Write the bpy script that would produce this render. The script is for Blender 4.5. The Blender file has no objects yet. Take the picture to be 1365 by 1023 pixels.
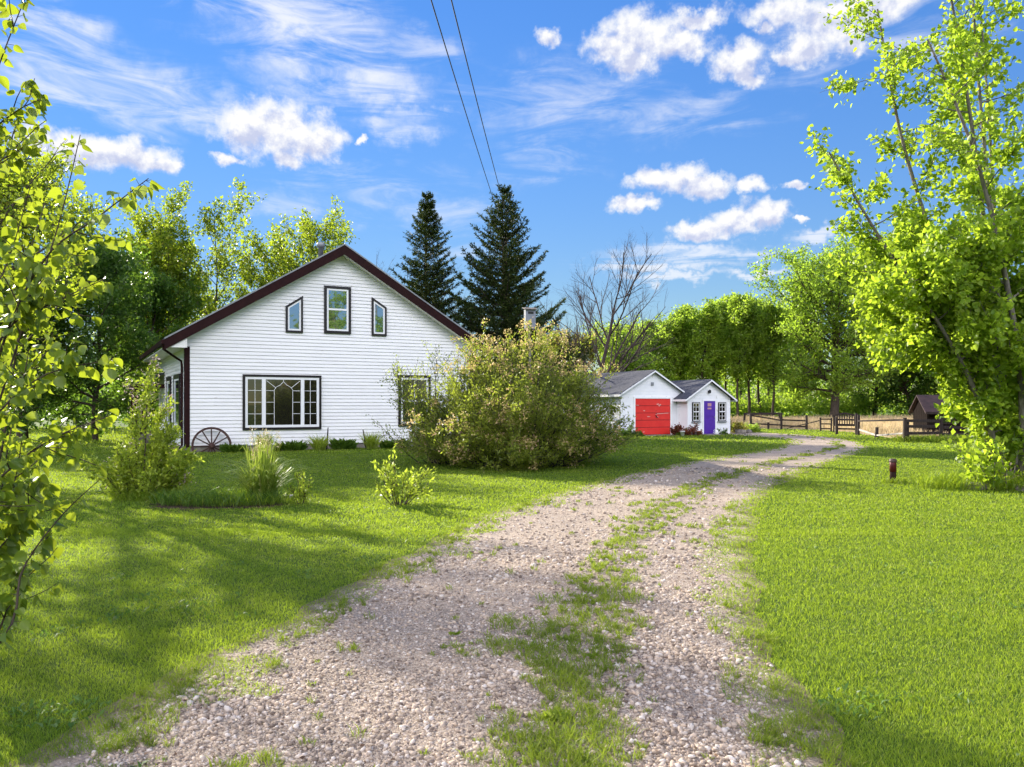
import bpy, bmesh, math, random
import numpy as np
from mathutils import Vector, Matrix

SC = bpy.context.scene
COL = SC.collection
PI = math.pi
R = math.radians

# ------------------------------------------------------------------ camera
EYE = 1.7
FPX, CPX, HPX = 1080.0, 682.5, 540.0          # focal length, centre and horizon in photo pixels
def at(px, py, Y):                            # photo pixel + distance -> point
    return Vector(((px - CPX) / FPX * Y, Y, EYE + (HPX - py) / FPX * Y))
def on_ground(px, py):
    Y = FPX * EYE / (py - HPX)
    return Vector(((px - CPX) / FPX * Y, Y, 0.0))

cam_d = bpy.data.cameras.new('camera')
cam = bpy.data.objects.new('camera', cam_d)
COL.objects.link(cam)
cam.location = (0, 0, EYE)
cam.rotation_euler = (PI / 2, 0, 0)
cam_d.sensor_fit = 'HORIZONTAL'
cam_d.sensor_width = 36
cam_d.lens = 36 * FPX / 1365
cam_d.shift_y = (HPX - 511.5) / 1365
cam_d.clip_start = 0.05
cam_d.clip_end = 3000
SC.camera = cam

# ------------------------------------------------------------------ light
SUN_AZ, SUN_EL = -42.5, 23.0                  # degrees from straight ahead, to the left
sd = bpy.data.lights.new('sun', 'SUN')
sd.energy = 5.0
sd.angle = R(0.6)
sd.color = (1.0, 0.92, 0.77)
so = bpy.data.objects.new('sun', sd)
COL.objects.link(so)
sdir = Vector((math.sin(R(SUN_AZ)) * math.cos(R(SUN_EL)), math.cos(R(SUN_AZ)) * math.cos(R(SUN_EL)), math.sin(R(SUN_EL))))
so.rotation_euler = sdir.to_track_quat('Z', 'Y').to_euler()
so.location = sdir * 60

SC.view_settings.view_transform = 'Standard'
SC.view_settings.look = 'None'
SC.view_settings.exposure = 1.25
SC.view_settings.gamma = 1
SC.render.engine = 'CYCLES'
SC.cycles.max_bounces = 7
SC.cycles.diffuse_bounces = 3
SC.cycles.glossy_bounces = 3
SC.cycles.transmission_bounces = 5
SC.cycles.transparent_max_bounces = 8
SC.cycles.use_denoising = True
SC.cycles.sample_clamp_indirect = 6

# ------------------------------------------------------------------ node helper
class NT:
    def __init__(s, tree):
        s.t = tree
    def n(s, typ, **kw):
        nd = s.t.nodes.new(typ)
        for k, v in kw.items():
            setattr(nd, k, v)
        return nd
    def put(s, sock, v):
        if isinstance(v, bpy.types.NodeSocket):
            s.t.links.new(v, sock)
        else:
            sock.default_value = v
    def m(s, op, a, b=0.0, c=None, clamp=False):
        nd = s.n('ShaderNodeMath', operation=op, use_clamp=clamp)
        s.put(nd.inputs[0], a); s.put(nd.inputs[1], b)
        if c is not None: s.put(nd.inputs[2], c)
        return nd.outputs[0]
    def vm(s, op, a, b=(0, 0, 0)):
        nd = s.n('ShaderNodeVectorMath', operation=op)
        s.put(nd.inputs[0], a); s.put(nd.inputs[1], b)
        return nd.outputs['Value'] if op in ('LENGTH', 'DOT_PRODUCT', 'DISTANCE') else nd.outputs[0]
    def noise(s, vec, scale, detail=4, rough=0.55, dist=0.0, col=False, lac=2.0):
        nd = s.n('ShaderNodeTexNoise')
        if vec is not None: s.t.links.new(vec, nd.inputs['Vector'])
        nd.inputs['Scale'].default_value = scale
        nd.inputs['Detail'].default_value = detail
        nd.inputs['Roughness'].default_value = rough
        nd.inputs['Distortion'].default_value = dist
        nd.inputs['Lacunarity'].default_value = lac
        return nd.outputs['Color' if col else 'Fac']
    def ramp(s, fac, stops, interp='LINEAR'):
        nd = s.n('ShaderNodeValToRGB')
        nd.color_ramp.interpolation = interp
        e = nd.color_ramp.elements
        while len(e) < len(stops): e.new(0.5)
        for k, (p, c) in enumerate(stops):
            e[k].position = p
            e[k].color = (c[0], c[1], c[2], 1) if not isinstance(c, float) else (c, c, c, 1)
        s.put(nd.inputs[0], fac)
        return nd.outputs[0]
    def mix(s, fac, a, b, blend='MIX'):
        nd = s.n('ShaderNodeMix', data_type='RGBA', blend_type=blend)
        s.put(nd.inputs[0], fac)
        for sock, v in ((nd.inputs[6], a), (nd.inputs[7], b)):
            s.put(sock, (*v, 1) if isinstance(v, tuple) and len(v) == 3 else v)
        return nd.outputs[2]
    def step(s, x, lo, hi):
        nd = s.n('ShaderNodeMapRange', interpolation_type='SMOOTHSTEP')
        s.put(nd.inputs[0], x); s.put(nd.inputs[1], lo); s.put(nd.inputs[2], hi)
        return nd.outputs[0]

# ------------------------------------------------------------------ sky with clouds
world = bpy.data.worlds.new("World")
SC.world = world
world.use_nodes = True
def build_sky():
    nt = NT(world.node_tree)
    L = nt.t.links
    bg = world.node_tree.nodes['Background']
    sky = nt.n('ShaderNodeTexSky', sky_type='NISHITA')
    sky.sun_disc = False
    sky.sun_elevation = R(SUN_EL)
    sky.sun_rotation = R(SUN_AZ)
    sky.altitude = 200
    sky.air_density = 1.0
    sky.dust_density = 0.0
    sky.ozone_density = 2.2
    hs = nt.n('ShaderNodeHueSaturation')
    hs.inputs['Hue'].default_value = 0.513
    hs.inputs['Saturation'].default_value = 1.30
    hs.inputs['Value'].default_value = SKY_VALUE
    L.new(sky.outputs[0], hs.inputs['Color'])
    # roll off the glare round the sun so the blue holds
    lum = nt.vm('DOT_PRODUCT', hs.outputs[0], (0.25, 0.45, 0.30))
    kk = nt.m('DIVIDE', SKY_GAIN, nt.m('ADD', 1.0, nt.m('MULTIPLY', lum, SKY_ROLL)))
    cx3 = nt.n('ShaderNodeCombineXYZ')
    for i in range(3): nt.put(cx3.inputs[i], kk)
    skyc = nt.vm('MULTIPLY', hs.outputs[0], cx3.outputs[0])
    tc = nt.n('ShaderNodeTexCoord')
    sep = nt.n('ShaderNodeSeparateXYZ')
    L.new(tc.outputs['Generated'], sep.inputs[0])
    az = nt.m('ARCTAN2', sep.outputs[0], sep.outputs[1])
    el = nt.m('ARCSINE', sep.outputs[2])
    def comb(x, y, z=0.0):
        c = nt.n('ShaderNodeCombineXYZ')
        nt.put(c.inputs[0], x); nt.put(c.inputs[1], y); nt.put(c.inputs[2], z)
        return c.outputs[0]
    uv = comb(az, el)
    def ang(px, py):
        a = math.atan((px - CPX) / FPX)
        return a, math.atan((HPX - py) / FPX * math.cos(a))
    # warped coordinates give the billowed outlines
    wn = nt.noise(uv, 26, 5, 0.62, col=True)
    wv = nt.vm('SUBTRACT', wn, (0.5, 0.5, 0.5))
    sc_ = nt.vm('MULTIPLY', wv, (0.055, 0.042, 0.0))
    uvw = nt.vm('ADD', uv, sc_)
    def ell(coord, px, py, rx, ry):
        a, e = ang(px, py)
        v = nt.vm('SUBTRACT', coord, (a, e, 0))
        v = nt.vm('MULTIPLY', v, (FPX / rx, FPX / ry, 0))
        return nt.m('SUBTRACT', 1.0, nt.vm('LENGTH', v))
    cum = [(335, 172, 55, 34), (375, 176, 70, 42), (415, 188, 50, 26), (388, 214, 26, 14), (303, 213, 22, 8),
           (820, 62, 46, 24), (862, 50, 62, 36), (905, 58, 44, 26), (842, 82, 40, 20), (930, 22, 46, 14),
           (985, 82, 40, 24), (1000, 100, 24, 14), (1045, 12, 56, 24), (1118, 22, 70, 30), (1165, 4, 60, 22), (1075, 62, 36, 20), (1052, 74, 22, 12), (1135, 58, 16, 14), (1020, 40, 18, 12),
           (730, 50, 22, 13), (868, 244, 40, 17), (905, 238, 44, 20), (945, 250, 44, 16), (1003, 247, 22, 13), (845, 274, 36, 11), (1056, 243, 17, 7),
           (935, 307, 48, 13), (975, 296, 48, 18), (1025, 285, 36, 19), (1073, 293, 12, 4), (170, 205, 62, 24), (215, 216, 26, 12), (95, 200, 70, 26), (484, 190, 10, 7)]
    fld = None
    for c in cum:
        d = ell(uvw, *c)
        fld = d if fld is None else nt.m('SMOOTH_MAX', fld, d, 0.14)
    fb = nt.noise(uv, 42, 7, 0.6)
    fb2 = nt.noise(nt.vm('ADD', uv, (-0.006, 0.010, 0)), 42, 7, 0.6)
    dens = nt.m('ADD', fld, nt.m('MULTIPLY', nt.m('SUBTRACT', fb, 0.5), 1.35))
    cov = nt.m('POWER', nt.step(dens, -0.10, 0.62), 0.9)
    # relief: thicker towards the light is whiter, the belly is lavender grey
    rel = nt.m('MULTIPLY', nt.m('SUBTRACT', fb, fb2), 3.2)
    below = None
    for c in cum:
        d = ell(uv, c[0], c[1] + c[3] * 0.75, c[2] * 0.9, c[3] * 0.8)
        below = d if below is None else nt.m('MAXIMUM', below, d)
    belly = nt.m('MULTIPLY', nt.step(below, -0.15, 0.75), 0.62)
    tone = nt.m('ADD', nt.m('SUBTRACT', 0.86, belly), rel, clamp=True)
    ccol = nt.ramp(tone, [(0.0, (0.60, 0.65, 0.86)), (0.45, (0.80, 0.83, 0.95)), (0.85, (1.0, 1.0, 1.0))])
    # cirrus: streaked noise inside broad bands
    def cirrus(bands, rot, sx, sy, seed, lo, hi):
        mp = nt.n('ShaderNodeMapping')
        mp.inputs['Rotation'].default_value = (0, 0, rot)
        mp.inputs['Scale'].default_value = (sx, sy, 1)
        mp.inputs['Location'].default_value = (seed, seed * 0.7, 0)
        L.new(uv, mp.inputs[0])
        f = nt.noise(mp.outputs[0], 1.0, 8, 0.62, 0.9)
        band = None
        soft = nt.vm('ADD', uv, nt.vm('MULTIPLY', wv, (0.10, 0.07, 0)))
        for b in bands:
            d = ell(soft, *b)
            band = d if band is None else nt.m('MAXIMUM', band, d)
        band = nt.step(band, -0.25, 0.75)
        return nt.m('MULTIPLY', band, nt.step(nt.m('ADD', f, nt.m('MULTIPLY', band, 0.10)), lo, hi))
    c1 = cirrus([(120, 120, 170, 60), (250, 140, 120, 40), (430, 60, 130, 90), (360, 10, 160, 50), (60, 60, 90, 60), (500, 110, 80, 40), (540, 162, 70, 26)],
                R(22), 7.0, 30.0, 3.1, 0.42, 0.80)
    c2 = cirrus([(385, 272, 70, 26), (490, 250, 130, 46), (600, 300, 90, 60), (720, 215, 90, 40), (760, 130, 190, 60), (930, 150, 120, 40), (560, 70, 80, 40), (1110, 45, 150, 62), (1240, 30, 110, 60)],
                R(-14), 8.0, 34.0, 7.7, 0.46, 0.86)
    c3 = cirrus([(945, 336, 130, 15), (1010, 366, 60, 8), (890, 372, 80, 10), (890, 352, 120, 12), (1100, 310, 50, 12)], R(-4), 7.0, 60.0, 1.9, 0.40, 0.66)
    cir = nt.m('MAXIMUM', nt.m('MAXIMUM', c1, nt.m('MULTIPLY', c2, 0.62)), nt.m('MULTIPLY', c3, 0.85))
    # thin veil brightening towards the horizon and the sun
    g = nt.mix(nt.m('MULTIPLY', cir, 0.85), skyc, (CLOUD_LUM * 0.97, CLOUD_LUM * 0.98, CLOUD_LUM * 1.02))
    cc = nt.vm('MULTIPLY', ccol, (CLOUD_LUM * 0.98,) * 3)
    g = nt.mix(cov, g, cc)
    # only the upper half of the sphere carries clouds
    up = nt.step(el, 0.005, 0.03)
    g = nt.mix(up, skyc, g)
    # added unseen cloud bank behind the viewer, brightens the shaded house wall
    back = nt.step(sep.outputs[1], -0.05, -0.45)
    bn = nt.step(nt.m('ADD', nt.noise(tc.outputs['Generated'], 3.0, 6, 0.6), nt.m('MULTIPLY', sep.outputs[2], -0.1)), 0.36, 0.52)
    g = nt.mix(nt.m('MULTIPLY', nt.m('MULTIPLY', back, bn), nt.step(sep.outputs[2], 0.26, 0.42)), g, (BACK_FILL * 1.0, BACK_FILL * 0.975, BACK_FILL * 1.06))
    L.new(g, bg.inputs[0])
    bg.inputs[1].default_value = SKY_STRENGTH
SKY_STRENGTH = 0.15
SKY_VALUE = 1.0
SKY_GAIN, SKY_ROLL = 1.06, 0.42
CLOUD_LUM = 2.9
BACK_FILL = 19.0
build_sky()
try:
    world.cycles.sampling_method = 'MANUAL'
    world.cycles.sample_map_resolution = 512
except Exception:
    pass

# ------------------------------------------------------------------ object helpers
def link(o, parent=None):
    COL.objects.link(o)
    if parent is not None: o.parent = parent
    return o
def tag(o, label=None, cat=None, group=None, kind=None):
    if label: o['label'] = label
    if cat: o['category'] = cat
    if group: o['group'] = group
    if kind: o['kind'] = kind
    return o
def thing(name, label, cat, loc=(0, 0, 0), rotz=0.0, group=None):
    o = bpy.data.objects.new(name, None)
    o.empty_display_size = 0.2
    link(o)
    o.location = loc
    o.rotation_euler = (0, 0, rotz)
    return tag(o, label, cat, group)
def copy_tree(o, parent=None):
    c = o.copy()
    COL.objects.link(c)
    c.parent = parent
    for ch in o.children:
        copy_tree(ch, c)
    return c
def mesh_np(name, V, faces, mat=None, parent=None, smooth=False, attr=None):
    """V (n,3); faces: list of (m,k) arrays or one such array"""
    me = bpy.data.meshes.new(name)
    V = np.asarray(V, dtype=np.float32)
    if isinstance(faces, np.ndarray): faces = [faces]
    faces = [f for f in faces if len(f)]
    me.vertices.add(len(V))
    me.vertices.foreach_set('co', V.ravel())
    nl = sum(f.size for f in faces)
    npoly = sum(len(f) for f in faces)
    me.loops.add(nl)
    me.polygons.add(npoly)
    me.loops.foreach_set('vertex_index', np.concatenate([f.ravel() for f in faces]).astype(np.int32))
    tot = np.concatenate([np.full(len(f), f.shape[1], dtype=np.int32) for f in faces])
    st = np.zeros(npoly, dtype=np.int32)
    st[1:] = np.cumsum(tot)[:-1]
    me.polygons.foreach_set('loop_start', st)
    me.polygons.foreach_set('loop_total', tot)
    if smooth:
        me.polygons.foreach_set('use_smooth', np.ones(npoly, dtype=bool))
    me.update(calc_edges=True)
    if attr:
        for k, a in attr.items():
            at_ = me.attributes.new(k, 'FLOAT', 'POINT')
            at_.data.foreach_set('value', np.asarray(a, dtype=np.float32))
    if mat: me.materials.append(mat)
    o = bpy.data.objects.new(name, me)
    return link(o, parent)

class MB:
    """collects quads, boxes, prisms and tubes; build() links them as one mesh object"""
    def __init__(s):
        s.v, s.f = [], []
    def add(s, vs, fs):
        b = len(s.v)
        s.v += [tuple(p) for p in vs]
        s.f += [tuple(b + i for i in f) for f in fs]
        return s
    def box(s, a, b):
        x0, x1 = sorted((a[0], b[0])); y0, y1 = sorted((a[1], b[1])); z0, z1 = sorted((a[2], b[2]))
        return s.add([(x0, y0, z0), (x1, y0, z0), (x1, y1, z0), (x0, y1, z0), (x0, y0, z1), (x1, y0, z1), (x1, y1, z1), (x0, y1, z1)],
                     [(3, 2, 1, 0), (4, 5, 6, 7), (0, 1, 5, 4), (1, 2, 6, 5), (2, 3, 7, 6), (3, 0, 4, 7)])
    def prism(s, poly, off):
        """poly: list of 3d points, extruded by vector off"""
        n = len(poly)
        o = Vector(off)
        vs = [Vector(p) for p in poly] + [Vector(p) + o for p in poly]
        fs = [tuple(range(n))[::-1], tuple(range(n, 2 * n))] + [(i, (i + 1) % n, n + (i + 1) % n, n + i) for i in range(n)]
        return s.add(vs, fs)
    def bar(s, a, b, w, h, up=(0, 0, 1)):
        a, b = Vector(a), Vector(b)
        d = (b - a).normalized()
        u = Vector(up)
        if abs(d.dot(u)) > 0.97: u = Vector((0, 1, 0))
        sx = d.cross(u).normalized() * (w / 2)
        sz = sx.cross(d).normalized() * (h / 2)
        vs = [p + i * sx + j * sz for p in (a, b) for i, j in ((-1, -1), (1, -1), (1, 1), (-1, 1))]
        return s.add(vs, [(3, 2, 1, 0), (4, 5, 6, 7), (0, 1, 5, 4), (1, 2, 6, 5), (2, 3, 7, 6), (3, 0, 4, 7)])
    def tube(s, pts, rad, n=8, cap=True):
        pts = [Vector(p) for p in pts]
        if not hasattr(rad, '__len__'): rad = [rad] * len(pts)
        vs, fs = [], []
        for i, p in enumerate(pts):
            d = (pts[min(i + 1, len(pts) - 1)] - pts[max(i - 1, 0)]).normalized()
            u = Vector((0, 0, 1)) if abs(d.z) < 0.9 else Vector((1, 0, 0))
            x = d.cross(u).normalized(); y = d.cross(x).normalized()
            for k in range(n):
                a = 2 * PI * k / n
                vs.append(p + (x * math.cos(a) + y * math.sin(a)) * rad[i])
        for i in range(len(pts) - 1):
            for k in range(n):
                fs.append((i * n + k, i * n + (k + 1) % n, (i + 1) * n + (k + 1) % n, (i + 1) * n + k))
        if cap:
            fs.append(tuple(range(n))[::-1]); fs.append(tuple((len(pts) - 1) * n + k for k in range(n)))
        return s.add(vs, fs)
    def lathe(s, prof, n=20, c=(0, 0, 0)):
        vs, fs = [], []
        for r, z in prof:
            for k in range(n):
                a = 2 * PI * k / n
                vs.append((c[0] + r * math.cos(a), c[1] + r * math.sin(a), c[2] + z))
        for i in range(len(prof) - 1):
            for k in range(n):
                fs.append((i * n + k, i * n + (k + 1) % n, (i + 1) * n + (k + 1) % n, (i + 1) * n + k))
        fs.append(tuple(range(n))[::-1]); fs.append(tuple((len(prof) - 1) * n + k for k in range(n)))
        return s.add(vs, fs)
    def laps(s, fn, ext, z0, z1, course, proud=0.014):
        """clapboard: fn(u, out, z) -> point; ext(z) -> (u0, u1)"""
        n = max(1, round((z1 - z0) / course)); h = (z1 - z0) / n
        for i in range(n):
            a, b = z0 + i * h, z0 + (i + 1) * h
            (u0, u1), (t0, t1) = ext(a), ext(b)
            if u1 - u0 < 0.02: continue
            if t1 < t0: t0 = t1 = (t0 + t1) / 2
            s.add([fn(u0, proud, a), fn(u1, proud, a), fn(t1, 0.0, b), fn(t0, 0.0, b), fn(u0, 0.0, a), fn(u1, 0.0, a)], [(0, 1, 2, 3), (4, 5, 1, 0)])
        return s
    def build(s, name, mat=None, parent=None, smooth=False, bevel=0.0):
        me = bpy.data.meshes.new(name)
        me.from_pydata(s.v, [], s.f)
        if smooth:
            for p in me.polygons: p.use_smooth = True
        me.update()
        if mat: me.materials.append(mat)
        o = bpy.data.objects.new(name, me)
        link(o, parent)
        if bevel:
            md = o.modifiers.new('bevel', 'BEVEL'); md.width = bevel; md.segments = 2; md.limit_method = 'ANGLE'
        return o

# ------------------------------------------------------------------ materials
def principled(name, col=(0.5, 0.5, 0.5), rough=0.6, spec=0.4, metal=0.0):
    m = bpy.data.materials.new(name)
    m.use_nodes = True
    b = m.node_tree.nodes['Principled BSDF']
    b.inputs['Base Color'].default_value = (*col, 1)
    b.inputs['Roughness'].default_value = rough
    b.inputs['Specular IOR Level'].default_value = spec
    b.inputs['Metallic'].default_value = metal
    return m, NT(m.node_tree), b
def mottled(name, c1, c2, scale=4.0, rough=0.6, spec=0.35, stretch=(1, 1, 1), bump=0.0, bscale=None, detail=5, lo=0.3, hi=0.7, speck=None):
    m, nt, b = principled(name, c1, rough, spec)
    tc = nt.n('ShaderNodeTexCoord')
    mp = nt.n('ShaderNodeMapping')
    mp.inputs['Scale'].default_value = stretch
    nt.t.links.new(tc.outputs['Object'], mp.inputs[0])
    f = nt.noise(mp.outputs[0], scale, detail, 0.6)
    col = nt.ramp(f, [(lo, c1), (hi, c2)])
    if speck:
        f2 = nt.noise(mp.outputs[0], speck[1], 4, 0.6)
        col = nt.mix(nt.step(f2, speck[2], speck[2] + 0.08), col, speck[0])
    nt.put(b.inputs['Base Color'], col)
    if bump:
        bp = nt.n('ShaderNodeBump')
        bp.inputs['Strength'].default_value = bump
        bp.inputs['Distance'].default_value = 0.02
        nt.put(bp.inputs['Height'], nt.noise(mp.outputs[0], bscale or scale * 6, 4, 0.6))
        nt.put(b.inputs['Normal'], bp.outputs[0])
    return m
def leafmat(name, c1, c2, ct, trans=0.45, rough=0.45, spec=0.35, extra=None, clump=None):
    """thin leaf: reflected colour c1..c2 per leaf, ct is the light that comes through"""
    m, nt, b = principled(name, c1, rough, spec)
    out = m.node_tree.nodes['Material Output']
    ge = nt.n('ShaderNodeNewGeometry')
    rnd = ge.outputs['Random Per Island']
    stops = [(0.0, c1), (0.85, c2)]
    if extra: stops.append((0.97, extra))
    col = nt.ramp(rnd, stops)
    tcol = nt.ramp(rnd, [(0.0, tuple(x * 0.7 for x in ct)), (1.0, ct)])
    if clump:
        tc = nt.n('ShaderNodeTexCoord')
        f = nt.step(nt.noise(tc.outputs['Object'], clump[0], 3, 0.5), 0.42, 0.62)
        col = nt.mix(f, col, clump[1]) if len(clump) < 3 else nt.mix(nt.m('MULTIPLY', f, clump[2]), col, clump[1])
    nt.put(b.inputs['Base Color'], col)
    tr = nt.n('ShaderNodeBsdfTranslucent')
    nt.put(tr.inputs[0], tcol)
    mx = nt.n('ShaderNodeMixShader')
    mx.inputs[0].default_value = trans
    nt.t.links.new(b.outputs[0], mx.inputs[1])
    nt.t.links.new(tr.outputs[0], mx.inputs[2])
    nt.t.links.new(mx.outputs[0], out.inputs[0])
    return m

M = {}
M['siding'] = mottled('white_siding', (0.78, 0.77, 0.75), (0.85, 0.84, 0.82), 0.9, 0.5, 0.3, (1, 1, 5), speck=((0.62, 0.59, 0.53), 2.2, 0.63))
M['soffit'] = mottled('soffit_white', (0.76, 0.74, 0.68), (0.80, 0.79, 0.74), 3, 0.55)
M['white'] = mottled('white_paint', (0.78, 0.78, 0.77), (0.84, 0.84, 0.83), 6, 0.45)
M['render'] = mottled('whitewashed_board', (0.74, 0.75, 0.76), (0.84, 0.84, 0.84), 1.6, 0.6, 0.25, speck=((0.5, 0.49, 0.45), 2.6, 0.62))
M['brown'] = mottled('brown_trim', (0.016, 0.0045, 0.0045), (0.026, 0.0075, 0.007), 5, 0.65, 0.12)
M['darktrim'] = mottled('dark_window_trim', (0.006, 0.004, 0.0045), (0.012, 0.007, 0.007), 7, 0.4, 0.45)
M['shingle'] = mottled('dark_shingles', (0.035, 0.04, 0.055), (0.085, 0.085, 0.10), 9, 0.85, 0.2, (1, 1, 1), 0.6, 30)
M['stone'] = mottled('foundation_stone', (0.16, 0.14, 0.12), (0.30, 0.27, 0.23), 5, 0.85, 0.2, bump=0.6)
M['metal'] = mottled('grey_metal', (0.18, 0.19, 0.2), (0.28, 0.29, 0.3), 5, 0.4, 0.5)
M['wood_dark'] = mottled('dark_weathered_wood', (0.012, 0.0085, 0.0075), (0.048, 0.034, 0.029), 5, 0.8, 0.2, (6, 6, 0.8), 0.5)
M['wood_grey'] = mottled('grey_weathered_wood', (0.10, 0.085, 0.075), (0.24, 0.21, 0.18), 5, 0.85, 0.2, (5, 5, 0.8), 0.5)
M['wood_pale'] = mottled('pale_weathered_wood', (0.30, 0.27, 0.24), (0.48, 0.44, 0.39), 4, 0.85, 0.2, (1, 1, 5), 0.4)
M['wheel'] = mottled('wheel_wood', (0.035, 0.016, 0.013), (0.085, 0.045, 0.036), 6, 0.75, 0.25, (3, 3, 3), 0.4)
M['bark'] = mottled('brown_bark', (0.035, 0.026, 0.02), (0.11, 0.085, 0.065), 7, 0.9, 0.15, (3, 3, 0.6), 0.8, 20)
M['bark_grey'] = mottled('grey_bark', (0.09, 0.08, 0.07), (0.22, 0.20, 0.17), 7, 0.9, 0.15, (3, 3, 0.6), 0.8, 20)
M['bark_bare'] = mottled('bare_branch', (0.05, 0.038, 0.034), (0.10, 0.075, 0.07), 5, 0.9, 0.15)
M['red'] = mottled('red_door_paint', (0.60, 0.022, 0.018), (0.68, 0.034, 0.024), 2, 0.5, 0.35, speck=((0.42, 0.02, 0.018), 4, 0.66))
M['purple'] = mottled('purple_door_paint', (0.065, 0.016, 0.26), (0.085, 0.024, 0.33), 3, 0.4, 0.4)
M['wire'] = principled('wire', (0.02, 0.02, 0.025), 0.5)[0]
M['black'] = principled('black_iron', (0.012, 0.012, 0.014), 0.5)[0]
def glassmat(name, fac, tint, inner):
    m, nt, b = principled(name, inner, 0.08, 0.5)
    out = m.node_tree.nodes['Material Output']
    gl = nt.n('ShaderNodeBsdfGlossy')
    gl.inputs['Color'].default_value = (*tint, 1)
    gl.inputs['Roughness'].default_value = 0.02
    tc = nt.n('ShaderNodeTexCoord')
    bp = nt.n('ShaderNodeBump')
    bp.inputs['Strength'].default_value = 0.05
    bp.inputs['Distance'].default_value = 0.02
    nt.put(bp.inputs['Height'], nt.noise(tc.outputs['Object'], 1.4, 2, 0.4))
    nt.put(gl.inputs['Normal'], bp.outputs[0])
    mx = nt.n('ShaderNodeMixShader')
    mx.inputs[0].default_value = fac
    nt.t.links.new(b.outputs[0], mx.inputs[1]); nt.t.links.new(gl.outputs[0], mx.inputs[2])
    nt.t.links.new(mx.outputs[0], out.inputs[0])
    return m
M['glass_up'] = glassmat('window_glass_upper', 0.45, (0.75, 0.85, 1.0), (0.02, 0.03, 0.04))
M['glass'] = glassmat('window_glass', 0.085, (0.9, 0.9, 0.85), (0.012, 0.011, 0.008))
# ================================================================== buildings
HOUSE_ROT = R(28.2)
def lerp(a, b, t): return a + (b - a) * t

# ---------------------------------------------------------------- farmhouse
house = thing('farmhouse', 'white clapboard farmhouse with dark brown trim and a steep front gable', 'house', (-11.57, 28.69, 0), HOUSE_ROT)
HW, HD, HE = 11.26, 10.4, 4.1         # gable width, depth, eave height where the roof meets the wall
SL = 0.605
PEAK = HE + SL * HW / 2
front = lambda u, o, z: (u, -o, z)
left = lambda u, o, z: (-o, HD - u, z)      # u runs from the back to the front corner
w = MB()
w.laps(front, lambda z: (0, HW) if z <= HE else ((z - HE) / SL, HW - (z - HE) / SL), 0.22, PEAK, 0.132, 0.026)
w.laps(left, lambda z: (0, HD), 0.22, HE, 0.132, 0.026)
w.add([(HW, 0, 0.22), (HW, HD, 0.22), (HW, HD, HE), (HW, 0, HE)], [(0, 1, 2, 3)])
w.add([(0, HD, 0.22), (HW, HD, 0.22), (HW, HD, HE), (HW / 2, HD, PEAK), (0, HD, HE)], [(4, 3, 2, 1, 0)])
w.build('wall', M['siding'], house)
MB().box((0.03, 0.03, -0.1), (HW - 0.03, HD - 0.03, 0.22)).build('foundation', M['stone'], house)
MB().box((-0.03, -0.032, 0.2), (0.15, 0.03, HE - 0.33)).box((-0.034, 0.03, 0.2), (-0.0, 0.12, HE - 0.33)).build('corner_trim', M['brown'], house)
MB().box((HW - 0.15, -0.032, 0.2), (HW + 0.03, 0.05, HE - 0.33)).build('corner_trim', M['brown'], house)
OV, RK = 0.72, 0.42                    # eave and rake overhang
RT = 0.10                              # roof slab
def roof_z(x): return HE + SL * min(x, HW - x)
zb = HE - SL * OV
rf = MB()
for sgn in (0, 1):
    X = (lambda x: x) if sgn == 0 else (lambda x: HW - x)
    poly = [(X(-OV), -RK, zb + 0.25), (X(HW / 2), -RK, PEAK + 0.25), (X(HW / 2), -RK, PEAK + 0.25 + RT), (X(-OV - 0.03), -RK, zb + 0.25 + RT - 0.02)]
    if sgn: poly = poly[::-1]
    rf.prism(poly, (0, HD + 2 * RK, 0))
roof = rf.build('roof', M['shingle'], house)
vent = MB().lathe([(0.10, 0.0), (0.10, 0.42), (0.15, 0.43), (0.16, 0.56), (0.13, 0.60)], 16, (5.05, 0.8, PEAK - 0.05)).build('vent_pipe', M['metal'], roof, True)
fa = MB()
for sgn in (0, 1):
    X = (lambda x: x) if sgn == 0 else (lambda x: HW - x)
    poly = [(X(-OV), -RK - 0.03, zb - 0.06), (X(HW / 2), -RK - 0.03, PEAK - 0.06), (X(HW / 2), -RK - 0.03, PEAK + 0.30), (X(-OV), -RK - 0.03, zb + 0.30)]
    if sgn: poly = poly[::-1]
    fa.prism(poly, (0, 0.028, 0))
fa.build('rake_fascia', M['brown'], house)
dr = MB()
for sgn in (0, 1):
    X = (lambda x: x) if sgn == 0 else (lambda x: HW - x)
    dr.bar((X(-OV), -RK - 0.02, zb + 0.335), (X(HW / 2), -RK - 0.02, PEAK + 0.335), 0.06, 0.05)
dr.build('drip_edge', M['metal'], house)
sf = MB()
for sgn in (0, 1):
    X = (lambda x: x) if sgn == 0 else (lambda x: HW - x)
    poly = [(X(-0.01), -RK, HE - 0.03 - SL * 0.01), (X(HW / 2), -RK, PEAK - 0.03), (X(HW / 2), -RK, PEAK + 0.0), (X(-0.01), -RK, HE + 0.0)]
    if sgn: poly = poly[::-1]
    sf.prism(poly, (0, RK - 0.02, 0))
    a, b = sorted((X(-OV + 0.02), X(-0.04)))
    sf.box((a, -RK + 0.0, HE - 0.40), (b, HD + RK - 0.02, HE - 0.36))
    # boxed end of the eave on the gable side
    q = [(X(-OV + 0.02), -RK + 0.012, HE - 0.395), (X(0.02), -RK + 0.012, HE - 0.395), (X(0.02), -RK + 0.012, HE - 0.02), (X(-OV + 0.02), -RK + 0.012, zb + 0.1)]
    if sgn: q = q[::-1]
    sf.prism(q, (0, 0.02, 0))
sf.build('soffit', M['soffit'], house)
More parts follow.
